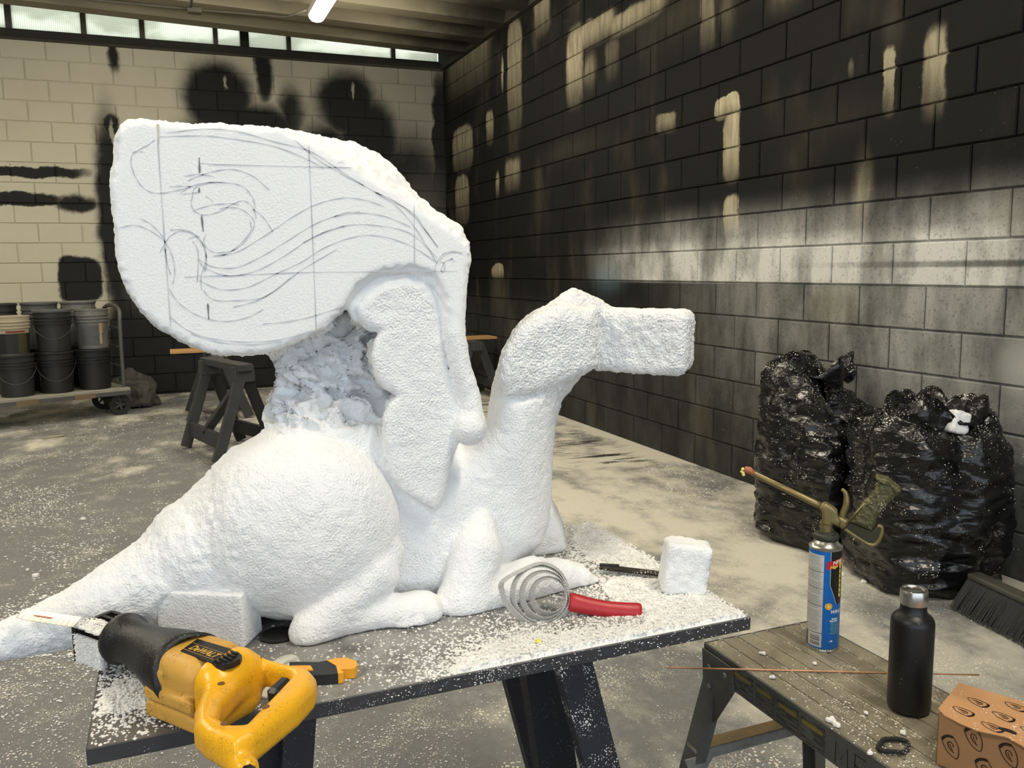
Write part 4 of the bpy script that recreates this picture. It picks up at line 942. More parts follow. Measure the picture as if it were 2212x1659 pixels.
# ------------------------------------------------------------------ aluminium work platform
PZ = .51; PX0, PX1, PY0, PY1 = 1.050, 1.345, .30, 1.500
def alu(name, col, dust):
    q = NT(name); p = q.pos(); c = q.mix(q.noise(q.vm('MULTIPLY', p, (12, 1, 4)), 10, 5), [v*.72 for v in col], [v*1.12 for v in col])
    c = q.mix(q.ramp(q.noise(p, 14, 5, .6), .42, .72, 0, .55), c, srgb(74, 66, 50))
    v = q.voro(p, 300); c = q.mix(q.math('LESS_THAN', v, q.ramp(q.noise(p, 20, 4), .35, .75, 0, dust)), c, srgb(222, 216, 200))
    return q.out(c, .48, q.bump(q.noise(q.vm('MULTIPLY', p, (30, 2, 30)), 12, 3), .2, .002), .15)
M_ALU = alu('weathered_aluminium_deck', srgb(146, 138, 118), .40); M_ALU2 = alu('grey_aluminium', srgb(140, 141, 138), .12); M_ALU3 = alu('dark_aluminium', srgb(96, 96, 93), .12)
plat = thing('work_platform', ((PX0+PX1)/2, (PY0+PY1)/2, 0), 'folding aluminium work platform with a ribbed top holding can and bottle', 'work platform')
NB = 7; bw = (PX1-PX0)/NB
for k in range(NB): MB().box((PX0+bw*(k+.5), (PY0+PY1)/2, PZ-.004), (bw/2-.0030, (PY1-PY0)/2, .004), bevel=.0015).build('deck_rib', M_ALU, plat)
MB().box(((PX0+PX1)/2, (PY0+PY1)/2, PZ-.0062), ((PX1-PX0)/2-.002, (PY1-PY0)/2-.002, .003)).build('deck_base', alu('groove_aluminium', srgb(150, 144, 128), .95), plat)
for x in (PX0+.002, PX1-.002): MB().box((x, (PY0+PY1)/2, PZ-.031), (.003, (PY1-PY0)/2, .031), bevel=.0008).build('side_rail', M_ALU3, plat)
MB().box(((PX0+PX1)/2, PY1-.002, PZ-.020), ((PX1-PX0)/2, .003, .020), bevel=.0008).build('end_rail', M_ALU2, plat)
# legs splayed in pairs with steps
def plat_leg(x, y, dx, dy):
    a = np.array([x, y, PZ-.02]); b = np.array([x+dx, y+dy, 0]); mb = MB()
    u = (b-a)/np.linalg.norm(b-a); sx = np.array([1.0, 0, 0]); sx -= u*(u @ sx); sx /= np.linalg.norm(sx); sy = np.cross(u, sx)
    R = np.array([u, sx, sy]).T; L = np.linalg.norm(b-a)/2
    mb.box((a+b)/2+sy*.0, (L, .0015, .023), R); mb.box((a+b)/2+sx*(.013 if dx < 0 else -.013)+sy*.022, (L, .014, .0015), R); mb.box((a+b)/2+sx*(.013 if dx < 0 else -.013)-sy*.022, (L, .014, .0015), R)
    return mb.build('leg', M_ALU3, plat), a, b
for (y, dy) in ((PY1-.03, .045), (PY0+.10, -.10)):
    o1, a1, b1 = plat_leg(PX0+.012, y, -.105, dy); o2, a2, b2 = plat_leg(PX1-.012, y, .07, dy)
    for f in (.46,):
        p, q_ = a1+(b1-a1)*f, a2+(b2-a2)*f; MB().bar(p, q_, .042, .024, bevel=.002).build('step', M_ALU2, plat)
        MB().bar(p+np.array([0, 0, .0130]), q_+np.array([0, 0, .0130]), .036, .0016).build('tread', alu('tan_tread', srgb(140, 118, 80), .12), plat)
        MB().prism([(-.03, 0), (.05, 0), (0, -.07)], p, (1, 0, 0), (0, 0, 1), (0, 1, 0), -.022, -.019).build('gusset', M_ALU2, plat)
    for sx_, x in ((1, PX0-.004), (-1, PX1+.004)):
        pf = [(.03, .0), (-.075, .0), (-.085, -.05), (-.02, -.15), (.02, -.15)]
        MB().prism([(sx_*0+p[0], p[1]) for p in pf], (x, y, PZ-.012), (0, 1 if dy > 0 else -1, 0), (0, 0, 1), (1, 0, 0), -.0015, .0015).build('hinge_plate', M_ALU3, plat)
        for (dy_, dz) in ((-.055, -.025), (0, -.075), (.0, -.03)): MB().lathe([(.006, 0), (.006, .002), (.004, .004)], (x-(.002 if sx_ > 0 else -.002), y+(dy_ if dy > 0 else -dy_), PZ-.012+dz), 10, axis=np.array([(0, 1, 0), (0, 0, 1), (-sx_, 0, 0)]).T).build('rivet', M_ALU2, plat)
# stickers and felt-pen letters along the side rail
M_STK = NT('worn_warning_sticker'); _p = M_STK.pos(); _w = M_STK.noise(M_STK.vm('MULTIPLY', _p, (1, 26, 210)), 1.0, 3); _c = M_STK.mix(M_STK.ramp(_w, .46, .54), srgb(92, 90, 82), srgb(52, 51, 47)); M_STK = M_STK.out(_c, .5)
M_STY = plain('faded_yellow_print', srgb(128, 112, 48), .6, var=.3, scale=60)
for (y0, y1) in ((1.395, 1.330), (1.318, 1.268), (1.255, 1.195), (1.188, 1.125)):
    st = MB().box((PX0-.0016, (y0+y1)/2, PZ-.033), (.0006, (y0-y1)/2, .024)).build('sticker', M_STK, plat); MB().box((PX0-.0024, (y0+y1)/2, PZ-.020), (.0004, (y0-y1)*.42, .004)).build('yellow_strip', M_STY, st)
M_PEN = plain('black_felt_pen', srgb(20, 20, 20), .6)
hand = {'M': [[(0,0),(.0,1),(.35,.3),(.7,1),(.75,0)]], 'E': [[(.6,1),(0,1),(0,0),(.6,0)],[(0,.5),(.5,.5)]], 'C': [[(.6,.9),(.3,1),(0,.6),(.1,.1),(.4,0),(.65,.15)]], 'O': [[(.3,1),(0,.6),(.1,.1),(.4,0),(.65,.4),(.55,.9),(.3,1)]]}
yl = 1.098
for ch in 'MECO':
    mb = MB()
    for st in hand[ch]: mb.ribbon(smooth_line([np.array([PX0-.0018, yl-p[0]*.040, PZ-.055+p[1]*.040]) for p in st], 4 if ch in 'CO' else 1), (-1, 0, 0), .0022)
    mb.build('letter', M_PEN, plat, recalc=False); yl -= .046
P = np.stack([RNG.uniform(PX0, PX0+.12, 700), RNG.uniform(.85, PY1-.05, 700), np.full(700, PZ+.0008)], 1); w = RNG.uniform(0, 1, 700) < np.clip((1.45-P[:, 1])/.5, .15, 1); P = P[w]
crumbs('foam_crumbs', P, RNG.uniform(.0006, .0022, len(P)), M_CRUMB, 'white foam crumbs sprinkled along the near edge of the ribbed platform')
FLK = [(1648,1410,.006,'small foam flake between the table corner and the blue can'), (1668,1462,.006,'foam flake just below the copper rod near the hinge'), (1795,1555,.008,'larger foam flake of a touching pair near the platform edge'), (1808,1566,.008,'foam flake touching the larger one, nearer the felt-pen letters'),
       (1950,1582,.006,'foam flake right in front of the black bottle base'), (1873,1540,.005,'small foam flake midway between rod and hair tie'), (1760,1432,.005,'tiny foam flake under the middle of the copper rod'), (1880,1626,.006,'foam flake beside the black hair tie at the platform edge')]
for k, (x, y, r, lb) in enumerate(FLK):
    c = atz(x, y, PZ+.004); P = c[None]+RNG.normal(0, r*.35, (7, 3))*np.array([1, 1, .3]); o = MB()
    for q_ in P: o.lathe([(.0006, -r*.5), (r*.6, -r*.2), (r*.5, r*.25), (.0006, r*.5)], q_, 6)
    o = o.build('foam_flake', M_CRUMB, loc=(c[0], c[1], PZ)); tag(o, lb, 'foam flake', 'loose foam flakes on the platform')
ra, rb = atz(1440, 1442, PZ+.0025), atz(2115, 1458, PZ+.0025)
def copper():
    q = NT('tarnished_copper_glints'); c = q.mix(q.ramp(q.noise(q.pos(), 7, 3), .40, .62), srgb(238, 170, 128), srgb(176, 128, 80)); return q.out(c, .35, None, .35)  # bright stretches put the rod's highlights into the colour
o = MB().tube([ra, ra*.5+rb*.5, rb], .0016, 8).build('brazing_rod', copper(), loc=(ra+rb)/2, smooth=True); tag(o, 'thin copper coloured rod lying across the platform behind the bottle', 'rod')
oc = atz(1930, 1611, PZ+.005); pts = [oc+np.array([.026*math.cos(a)+.004*math.cos(3*a), .026*math.sin(a)*.8, .001*math.sin(2*a)]) for a in np.linspace(0, 2*math.pi, 40)[:-1]]
o = MB().tube(pts, .0042, 8, closed=True).build('hair_tie', plain('black_elastic', srgb(22, 22, 22), .8, dust=.35, dscale=330), loc=(oc[0], oc[1], PZ), smooth=True); tag(o, 'black elastic hair tie dusted with foam on the platform', 'hair tie')

# ------------------------------------------------------------------ spray-foam can with dispensing gun
cc = atz(1776, 1395, PZ); CR = .0333; zr = z_at(cc[:2], 1178); H = zr-PZ
can = thing('foam_can', (cc[0], cc[1], PZ), 'tall blue and white spray foam can standing on the platform', 'spray can')
vdir = -np.array([cc[0], cc[1], 0]); vdir /= np.linalg.norm(vdir); A0 = math.atan2(vdir[1], vdir[0])       # angle facing the viewer's side
def label_mat():
    q = NT('printed_can_label'); p = q.obj(); sp = q.n('ShaderNodeSeparateXYZ'); q.l(p, sp.inputs[0])
    an = q.math('ARCTAN2', sp.outputs[1], sp.outputs[0]); a = q.math('SUBTRACT', an, A0); a = q.math('WRAP', a, math.pi, -math.pi); z = q.math('DIVIDE', sp.outputs[2], H)
    def rng(v, lo, hi, e=.004): return q.math('MULTIPLY', q.math('GREATER_THAN', v, lo), q.math('LESS_THAN', v, hi))
    u = q.math('MULTIPLY', a, -1.0)                      # increases to the left as seen
    blue = srgb(12, 104, 190); c = q.mix(q.noise(p, 40, 3), [k*.95 for k in blue], blue)
    black = q.math('MULTIPLY', q.math('GREATER_THAN', a, .36), q.math('GREATER_THAN', q.math('ADD', z, q.math('MULTIPLY', q.math('POWER', q.math('MAXIMUM', q.math('SUBTRACT', .95, a), 0), 3.0), 0.0)), .47))
    curve = q.math('GREATER_THAN', a, q.math('ADD', .36, q.math('MULTIPLY', q.math('MAXIMUM', q.math('SUBTRACT', .66, z), 0), 2.6)))
    bk = q.math('MULTIPLY', q.math('MULTIPLY', black, curve), q.math('LESS_THAN', z, .985)); c = q.mix(bk, c, srgb(22, 22, 22))
    line = rng(q.math('SUBTRACT', a, q.math('ADD', .36, q.math('MULTIPLY', q.math('MAXIMUM', q.math('SUBTRACT', .66, z), 0), 2.6))), -.03, .0); line = q.math('MULTIPLY', line, rng(z, .47, .985)); c = q.mix(line, c, srgb(214, 206, 140))
    wp = q.math('MULTIPLY', rng(a, -1.5, -.06), rng(z, .045, .945)); white = srgb(205, 203, 198); c = q.mix(wp, c, white)
    rows = q.math('FRACT', q.math('MULTIPLY', z, 64.0)); ragged = q.noise(q.vm('MULTIPLY', p, (0, 0, 1)), 640, 0); ln = q.math('MULTIPLY', rng(rows, .22, .72), rng(a, -1.42, -.12)); ln = q.math('MULTIPLY', ln, q.math('LESS_THAN', a, q.ramp(ragged, .3, .7, -.42, -.10)))
    words = q.ramp(q.noise(q.vm('MULTIPLY', p, (1, 1, 1)), 900, 1), .40, .48); ln = q.math('MULTIPLY', q.math('MULTIPLY', ln, words), rng(z, .20, .935)); para = q.math('GREATER_THAN', q.math('FRACT', q.math('MULTIPLY', z, 7.3)), .10); c = q.mix(q.math('MULTIPLY', q.math('MULTIPLY', ln, para), .62), c, srgb(62, 60, 58))
    rule = q.math('MAXIMUM', q.math('MAXIMUM', rng(z, .180, .186), rng(z, .62, .624)), q.math('MAXIMUM', rng(z, .45, .454), rng(z, .78, .784))); c = q.mix(q.math('MULTIPLY', rule, wp), c, srgb(40, 40, 40))
    bar = q.math('MULTIPLY', q.math('GREATER_THAN', q.noise(q.vm('MULTIPLY', p, (0, 0, 1)), 520, 1), .50), q.math('MULTIPLY', rng(a, -.88, -.18), rng(z, .055, .160))); c = q.mix(bar, c, srgb(25, 25, 25))
    ys = q.math('MULTIPLY', rng(a, -1.10, -.98), rng(z, .04, .175)); c = q.mix(ys, c, srgb(196, 176, 70)); bl = q.math('MULTIPLY', q.math('LESS_THAN', a, -1.10), q.math('LESS_THAN', z, .178)); c = q.mix(bl, c, srgb(24, 70, 140))
    hz = q.math('LESS_THAN', z, .030); st = q.math('GREATER_THAN', q.math('FRACT', q.math('ADD', q.math('MULTIPLY', a, 6.0), q.math('MULTIPLY', z, 22))), .5); c = q.mix(hz, c, srgb(18, 18, 18)); c = q.mix(q.math('MULTIPLY', hz, st), c, srgb(214, 206, 150))
    return q.out(c, .34, None)
body = MB().lathe([(CR-.001, .002), (CR, .004), (CR, H-.003)], (cc[0], cc[1], PZ), 64, cap=False).build('printed_body', label_mat(), can, smooth=True)
M_TIN = plain('bright_tin', srgb(186, 184, 176), .28, .9, var=.06); M_TIND = plain('tarnished_metal', srgb(120, 110, 74), .38, .7, var=.25, scale=60)
MB().lathe([(CR-.004, 0), (CR+.0006, .0005), (CR+.0008, .003), (CR, .0045)], (cc[0], cc[1], PZ), 48).build('bottom_rim', M_TIN, can, auto=50)
MB().lathe([(CR, H-.004), (CR+.0012, H-.002), (CR+.0012, H+.001), (CR-.001, H+.002), (CR-.004, H+.003), (CR-.008, H+.010), (CR-.011, H+.014)], (cc[0], cc[1], PZ), 48).build('top_rim', M_TIN, can, auto=50)
def on_can(body_txt, size, a_left, z0, mat, name, tilt=0.0, bold=.0003, rad=.0006):
    TV, TF = text_verts(body_txt, size, .12, bold); an = A0+a_left+TV[:, 0]/CR; zz = PZ+z0+TV[:, 1]+TV[:, 0]*tilt
    V = np.stack([cc[0]+(CR+rad)*np.cos(an), cc[1]+(CR+rad)*np.sin(an), zz], 1); return MB().add(V, TF).build(name, mat, can, recalc=False)
def can_patch(a0, a1, z0, z1, tilt, mat, name, rad=.0004):
    mb = MB(); n = 14; vs = []
    for k in range(n+1):
        a = A0+a0+(a1-a0)*k/n; dz = tilt*(a1-a0)*k/n*CR
        for z in (z0, z1): vs.append((cc[0]+(CR+rad)*math.cos(a), cc[1]+(CR+rad)*math.sin(a), PZ+z+dz))
    mb.add(vs, [(2*k, 2*k+2, 2*k+3, 2*k+1) for k in range(n)]); return mb.build(name, mat, can, recalc=False)
M_CRED = plain('label_red', srgb(196, 30, 36), .4, var=.03); M_CWHT = plain('label_white', srgb(226, 226, 222), .5, var=.03); M_CYEL = plain('label_yellow', srgb(226, 204, 96), .5, var=.03); M_CORG = plain('label_orange', srgb(228, 150, 50), .5, var=.03)
can_patch(.10, 1.45, H-.043, H-.026, .20, M_CRED, 'red_banner')
on_can('NEW', .0105, .46, H-.0315, M_CWHT, 'banner_word', .20, rad=.0010); on_can('High Yield', .0090, .30, H-.0405, M_CYEL, 'banner_words', .20, rad=.0010)
on_can('WINDOW & DOOR', .0105, .42, H*.385, M_CWHT, 'title_word'); on_can('Minimal', .0045, .52, H*.325, M_CWHT, 'small_words'); on_can('Expanding', .0045, .40, H*.305, M_CWHT, 'small_words')
for k in range(7): can_patch(.44+.02*(k % 3), 1.1, H*(.285-.017*k), H*(.285-.017*k)+.0020, 0, plain('label_green', srgb(92, 150, 140), .5) if k == 0 else bpy.data.materials['label_green'], 'green_print')
for k in range(8): can_patch(.98, 1.16, H*(.90-.046*k), H*(.90-.046*k)-.0085, 0, M_CYEL, 'upright_letter', .0008)
for r, m, e in ((.0075, M_CYEL, .0008), (.0062, M_CORG, .0011), (.0040, M_CYEL, .0014)):
    vs = [(cc[0]+(CR+e)*math.cos(A0+.30+r/CR*math.cos(t)), cc[1]+(CR+e)*math.sin(A0+.30+r/CR*math.cos(t)), PZ+H*.455+r*math.sin(t)) for t in np.linspace(0, 2*math.pi, 25)[:-1]]; MB().add(vs, [tuple(range(24))]).build('flame_badge', m, can, recalc=False)
can_patch(.40, .62, H*.105, H*.120, 0, M_CWHT, 'tiny_flag'); can_patch(.40, .50, H*.112, H*.120, 0, plain('label_navy', srgb(20, 30, 70), .5), 'tiny_flag', .0008)
# gun: built in the upright plane through the can that the handle lies in
gdir = np.array([-vdir[1], vdir[0], 0]); gdir = gdir if gdir[0] > 0 else -gdir; gn = -vdir
def gp(x, y, off=0.0):
    d = ray(x, y); c0 = np.array([cc[0], cc[1], 0]); t = ((c0-EYEP) @ gn)/(d @ gn); p = EYEP+d*t; return np.array([(p-c0) @ gdir, p[2]])
def g3(uv, off=0.0): return np.array([cc[0], cc[1], 0])+gdir*uv[0]+np.array([0, 0, uv[1]])+gn*off
gun = thing('foam_gun', (cc[0], cc[1], PZ+H), 'brass coloured foam dispensing gun screwed on top of the blue can', 'foam gun')
M_GUN = plain('foam_stained_brass', srgb(134, 120, 78), .36, .55, var=.3, scale=70, bumps=.001); M_GUN2 = plain('foam_crusted_brass', srgb(92, 88, 58), .45, .4, var=.3, scale=60, dust=.42, dust_col=(.55, .55, .42), dscale=300)
def gpris(px, w, name, mat, parent=gun): return MB().prism([tuple(gp(x, y)) for x, y in px], (cc[0], cc[1], 0), gdir, (0, 0, 1), gn, -w/2, w/2).build(name, mat, parent)
zb = PZ+H
def gsdf(px, w, r, name, mat, crust=0.0):
    uv = [tuple(gp(x, y)) for x, y in px]; a = np.array(uv); lo = (a[:, 0].min()-.008, a[:, 1].min()-.008, -w/2-.006); hi = (a[:, 0].max()+.008, a[:, 1].max()+.008, w/2+.006)
    def Fn(X, Y, Z): return extrude_sdf(poly_sdf(X[:, :, 0]+0*Y[:, :, 0], Y[:, :, 0]+0*X[:, :, 0], uv)[:, :, None], Z, 0.0, w/2, r)
    V, Q = local_mesh(Fn, lo, hi, .0017, lambda V: V)
    if crust > 0: N = vert_normals(V, Q); V = V+N*(crust*fbm(V, 260, 2, 8))[:, None]
    Wd = np.array([cc[0], cc[1], 0])[None]+V[:, :1]*gdir[None]+V[:, 2:3]*gn[None]+V[:, 1:2]*np.array([[0, 0, 1.0]]); return np_mesh(name, Wd, Q, mat, gun)
MB().lathe([(.0215, .012), (.0255, .016), (.0265, .021), (.0255, .026), (.019, .028), (.0185, .032)], (cc[0], cc[1], zb), 28).build('collar', plain('dark_collar', srgb(66, 64, 56), .5, .3), gun, auto=35)
MB().lathe([(.012, .030), (.012, .048), (.0135, .05), (.0135, .054)], (cc[0], cc[1], zb), 20).build('neck', M_GUN, gun, auto=35)
gx_ = lambda x, y: (1600+x/6.144, 990+y/6.144)
gsdf([gx_(1085,590),gx_(1130,585),gx_(1230,640),gx_(1285,690),gx_(1295,760),gx_(1330,830),gx_(1300,900),gx_(1215,865),gx_(1200,900),gx_(1080,880),gx_(1080,720),gx_(1040,640)], .024, .006, 'valve_body', M_GUN)
b0, b1 = g3(gp(*gx_(1080,640))), g3(gp(*gx_(160,200)))
MB().tube([b0, b0*.9+b1*.1, b1], [.0078, .0072, .0062], 14).build('barrel', M_GUN, gun, smooth=True)
t1, t2, t3 = g3(gp(*gx_(175,205))), g3(gp(*gx_(110,160))), g3(gp(*gx_(50,140))); MB().tube([t1, t2, t3], [.0060, .0085, .0060], 12).build('nozzle_tip', plain('orange_nozzle', srgb(176, 104, 70), .5), gun, smooth=True)
fo = MB()
for (x, y, r) in ((30,140,.004), (15,175,.0035), (40,215,.004), (35,190,.004)): fo.lathe([(.0005, -r), (r, -r*.2), (r*.8, r*.4), (.0005, r)], g3(gp(*gx_(x, y)), -.002), 8)
fo.build('dried_foam', plain('pale_yellow_foam', srgb(236, 222, 130), .8), gun)
tr = [g3(gp(*gx_(x, y))) for x, y in ((1340,410),(1385,450),(1405,540),(1395,640),(1355,740),(1345,830))]; MB().tube(smooth_line(tr, 4), [.0032+.0035*min(1, k/10) for k in range(21)], 10).build('trigger', M_GUN, gun, smooth=True)
gsdf([gx_(1300,760),gx_(1400,800),gx_(1440,830),gx_(1420,880),gx_(1360,930),gx_(1300,900)], .022, .005, 'pivot', M_GUN)
gsdf([gx_(1640,560),gx_(1700,520),gx_(1830,330),gx_(1800,250),gx_(1830,238),gx_(1960,270),gx_(2120,400),gx_(2080,460),gx_(2000,530),gx_(1800,760),gx_(1790,850),gx_(1730,945),gx_(1440,830),gx_(1480,780)], .032, .010, 'grip', M_GUN2, .0012)
gsdf([gx_(1795,245),gx_(1830,232),gx_(1960,262),gx_(2122,398),gx_(2080,470),gx_(1960,350),gx_(1820,300)], .040, .005, 'grip_cap', M_GUN2, .0014)
MB().tube(smooth_line([g3(gp(*gx_(x, y)), -.004) for x, y in ((1380,930),(1500,1010),(1640,1100),(1720,1140),(1800,1120),(1860,1010),(1870,910),(1810,890))], 5), .0042, 10).build('lower_frame', M_GUN, gun, smooth=True)
gpris([gx_(1440,850),gx_(1740,960),gx_(1800,890),gx_(1870,900),gx_(1850,1020),gx_(1790,1100),gx_(1700,1110),gx_(1400,930)], .012, 'web', plain('dark_web', srgb(62, 60, 40), .5, .3))
MB().tube([g3(gp(*gx_(1640,580)), -.012), g3(gp(*gx_(1400,850)), -.012)], .0016, 8).build('spring_rod', M_GUN, gun, smooth=True)

# ------------------------------------------------------------------ black bottle
bc = atz(1962, 1531, PZ); zc0, zc1 = z_at(bc[:2], 1303)-PZ, z_at(bc[:2], 1272)-PZ; zs = z_at(bc[:2], 1330)-PZ; BR = .0375
bot = thing('water_bottle', (bc[0], bc[1], PZ), 'matte black water bottle with a steel cap on the platform', 'bottle')
M_MATTE = plain('matte_black_coat', srgb(13, 14, 16), .42, var=.15, dust=.12, dscale=150)
sh = zs
MB().lathe([(.001, .0005), (BR-.006, .0005), (BR-.002, .003), (BR, .008), (BR, sh-.012), (BR-.001, sh-.006), (BR-.004, sh-.0005), (BR-.009, sh+.004), (.0250, sh+.007), (.0232, sh+.009), (.0222, zc0-.001), (.0222, zc0+.001)], (bc[0], bc[1], PZ), 56).build('body', M_MATTE, bot, auto=50)
MB().lathe([(.0236, zc0), (.0240, zc0+.0015), (.0240, zc1-.003), (.0225, zc1), (.0185, zc1+.0003), (.0175, zc1-.0025), (.001, zc1-.003)], (bc[0], bc[1], PZ), 48).build('cap', plain('brushed_steel', srgb(200, 196, 190), .26, 1.0, var=.05), bot, auto=35)

# ------------------------------------------------------------------ printed cardboard box
k0 = atz(2021, 1650, PZ); zt_ = z_at(k0[:2], 1541); k1 = atz(2077, 1479, zt_); k2 = atz(2212, 1512, zt_); kd = np.array([k1[0]-k0[0], k1[1]-k0[1], 0]); KD = np.linalg.norm(kd); kd /= KD
kr = np.array([kd[1], -kd[0], 0]); KW = .24; bh = zt_-PZ
box = thing('cardboard_box', (k0[0], k0[1], PZ), 'brown cardboard takeaway box printed with black shield logos', 'box')
def card(name, col):
    q = NT(name); p = q.pos(); c = q.mix(q.noise(p, 60, 4), [v*.93 for v in col], col); return q.out(c, .75, q.bump(q.noise(p, 160, 3), .15, .002))
M_CARD = card('brown_cardboard', srgb(168, 124, 84)); M_CARDT = plain('brown_cardboard_dusted', srgb(184, 138, 94), .75, var=.06, dust=.32, dust_col=(.86, .80, .68), dscale=190)
ko = np.array([k0[0], k0[1], PZ]); th_ = .0016
def kp(r, d, z): return ko+kr*r+kd*d+np.array([0, 0, z])
front = MB().box(kp(KW/2, th_/2, bh/2), (KW/2, th_/2, bh/2), np.array([kr, kd, (0, 0, 1)]).T).build('front_panel', M_CARD, box); MB().box(kp(KW/2, KD-th_/2, bh/2), (KW/2, th_/2, bh/2), np.array([kr, kd, (0, 0, 1)]).T).build('back_panel', M_CARD, box)
MB().box(kp(th_/2, KD/2, bh/2), (th_/2, KD/2, bh/2), np.array([kr, kd, (0, 0, 1)]).T).build('side_panel', M_CARD, box); MB().box(kp(KW-th_/2, KD/2, bh/2), (th_/2, KD/2, bh/2), np.array([kr, kd, (0, 0, 1)]).T).build('side_panel', M_CARD, box); MB().box(kp(KW/2, KD/2, .001), (KW/2-.002, KD/2-.002, .001), np.array([kr, kd, (0, 0, 1)]).T).build('base_panel', M_CARD, box)
fl_ = [(-.004, KD), (-.004, .012), (.010, -.004), (.035, -.014), (.062, -.020), (.085, -.014), (.10, -.010), (.125, -.022), (.155, -.034), (.19, -.036), (KW+.004, -.020), (KW+.004, KD)]
lid = MB().prism(fl_, kp(0, 0, bh+.0005), kr, kd, (0, 0, 1), 0, th_).build('lid_flap', M_CARDT, box)
M_INK = plain('black_ink', srgb(48, 34, 24), .8)
def logo(o, u, v, n, s, rot, name, parent):
    c, q_ = math.cos(rot), math.sin(rot); f = lambda x, y: o+u*(s*(x*c-y*q_))+v*(s*(x*q_+y*c))
    mb = MB(); out = smooth_line([np.array(p) for p in ((-1.0, 0), (-.45, .42), (.2, .52), (.72, .42), (.88, 0), (.72, -.42), (.2, -.52), (-.45, -.42))], 4, closed=True); out = [f(*p) for p in out]+[f(*out[0])]
    mb.ribbon(out, n, s*.07); mb.ribbon(smooth_line([f(*p) for p in ((-.55, 0), (-.1, .20), (.28, .16), (.36, -.02), (.20, -.18), (-.1, -.16))], 5), n, s*.08); mb.ribbon(smooth_line([f(*p) for p in ((-.35, .02), (0, .06), (.2, .0))], 4), n, s*.06)
    bd = smooth_line([np.array(p) for p in ((.62, .46), (.78, .2), (.80, -.15), (.66, -.44))], 5); mb.ribbon([f(*p) for p in bd], n, s*.22)
    mb.build(name, M_INK, parent, recalc=False)
zl = bh+th_+.0012; up = np.array([0, 0, 1.0])
for r_, d_ in ((.030, .028), (.040, .075), (.083, .052), (.078, .006), (.090, .100), (.135, .078), (.128, .030), (.185, .060), (.180, .010), (.04, .118), (.145, .12)):
    if d_ < KD-.012: logo(kp(r_, d_, zl), kr, kd, up, .0185, -.35, 'printed_logo', lid)
for r_, z_ in ((.022, .040), (.073, .020), (.055, .066), (.105, .058), (.125, .012), (.155, .05), (.20, .03)): logo(kp(r_, -.0012, z_), kr, up, -kd, .0205, math.pi*.5+.45, 'printed_logo', front)
hc = kp(.098, .008, zl+.0002); MB().add([hc+kr*.0135*math.cos(t)+kd*.0075*math.sin(t) for t in np.linspace(-.4, math.pi+.2, 16)], [tuple(range(16))]).build('finger_hole', plain('dark_hole', srgb(14, 12, 10), .9), lid, recalc=False)

# ------------------------------------------------------------------ rubbish bags against the wall
def bag_material():
    q = NT('crinkled_black_polythene'); p = q.obj(); st = q.noise(q.vm('MULTIPLY', p, (2.2, 2.2, 7)), 2.3, 3, .45); cr = q.noise(q.vm('MULTIPLY', p, (1, 1, 1.6)), 16, 2, .5)
    sp = q.n('ShaderNodeSeparateXYZ'); q.l(p, sp.inputs[0]); nrm = q.n('ShaderNodeNewGeometry'); sn = q.n('ShaderNodeSeparateXYZ'); q.l(nrm.outputs['Normal'], sn.inputs[0])
    cl = q.noise(p, 7.0, 4, .6); upw = q.ramp(sn.outputs[2], 0, .8, 0, .22); v = q.voro(p, 105); t = q.math('ADD', q.ramp(cl, .48, .74, .0, .30), upw); t = q.math('MULTIPLY', t, q.ramp(q.noise(p, 19, 3), .35, .6, .35, 1.0))
    m = q.math('LESS_THAN', v, t); v2 = q.math('LESS_THAN', q.voro(p, 260), q.ramp(q.noise(p, 11, 3), .45, .75, .02, .28)); m = q.math('MAXIMUM', m, v2)
    c = q.mix(m, srgb(17, 17, 18), srgb(222, 218, 206)); h = q.math('ADD', q.math('MULTIPLY', st, 1.0), q.math('MULTIPLY', cr, .22))
    return q.out(c, q.math('ADD', .27, q.math('MULTIPLY', m, .6)), q.bump(h, .5, .045))
M_BAG = bag_material()
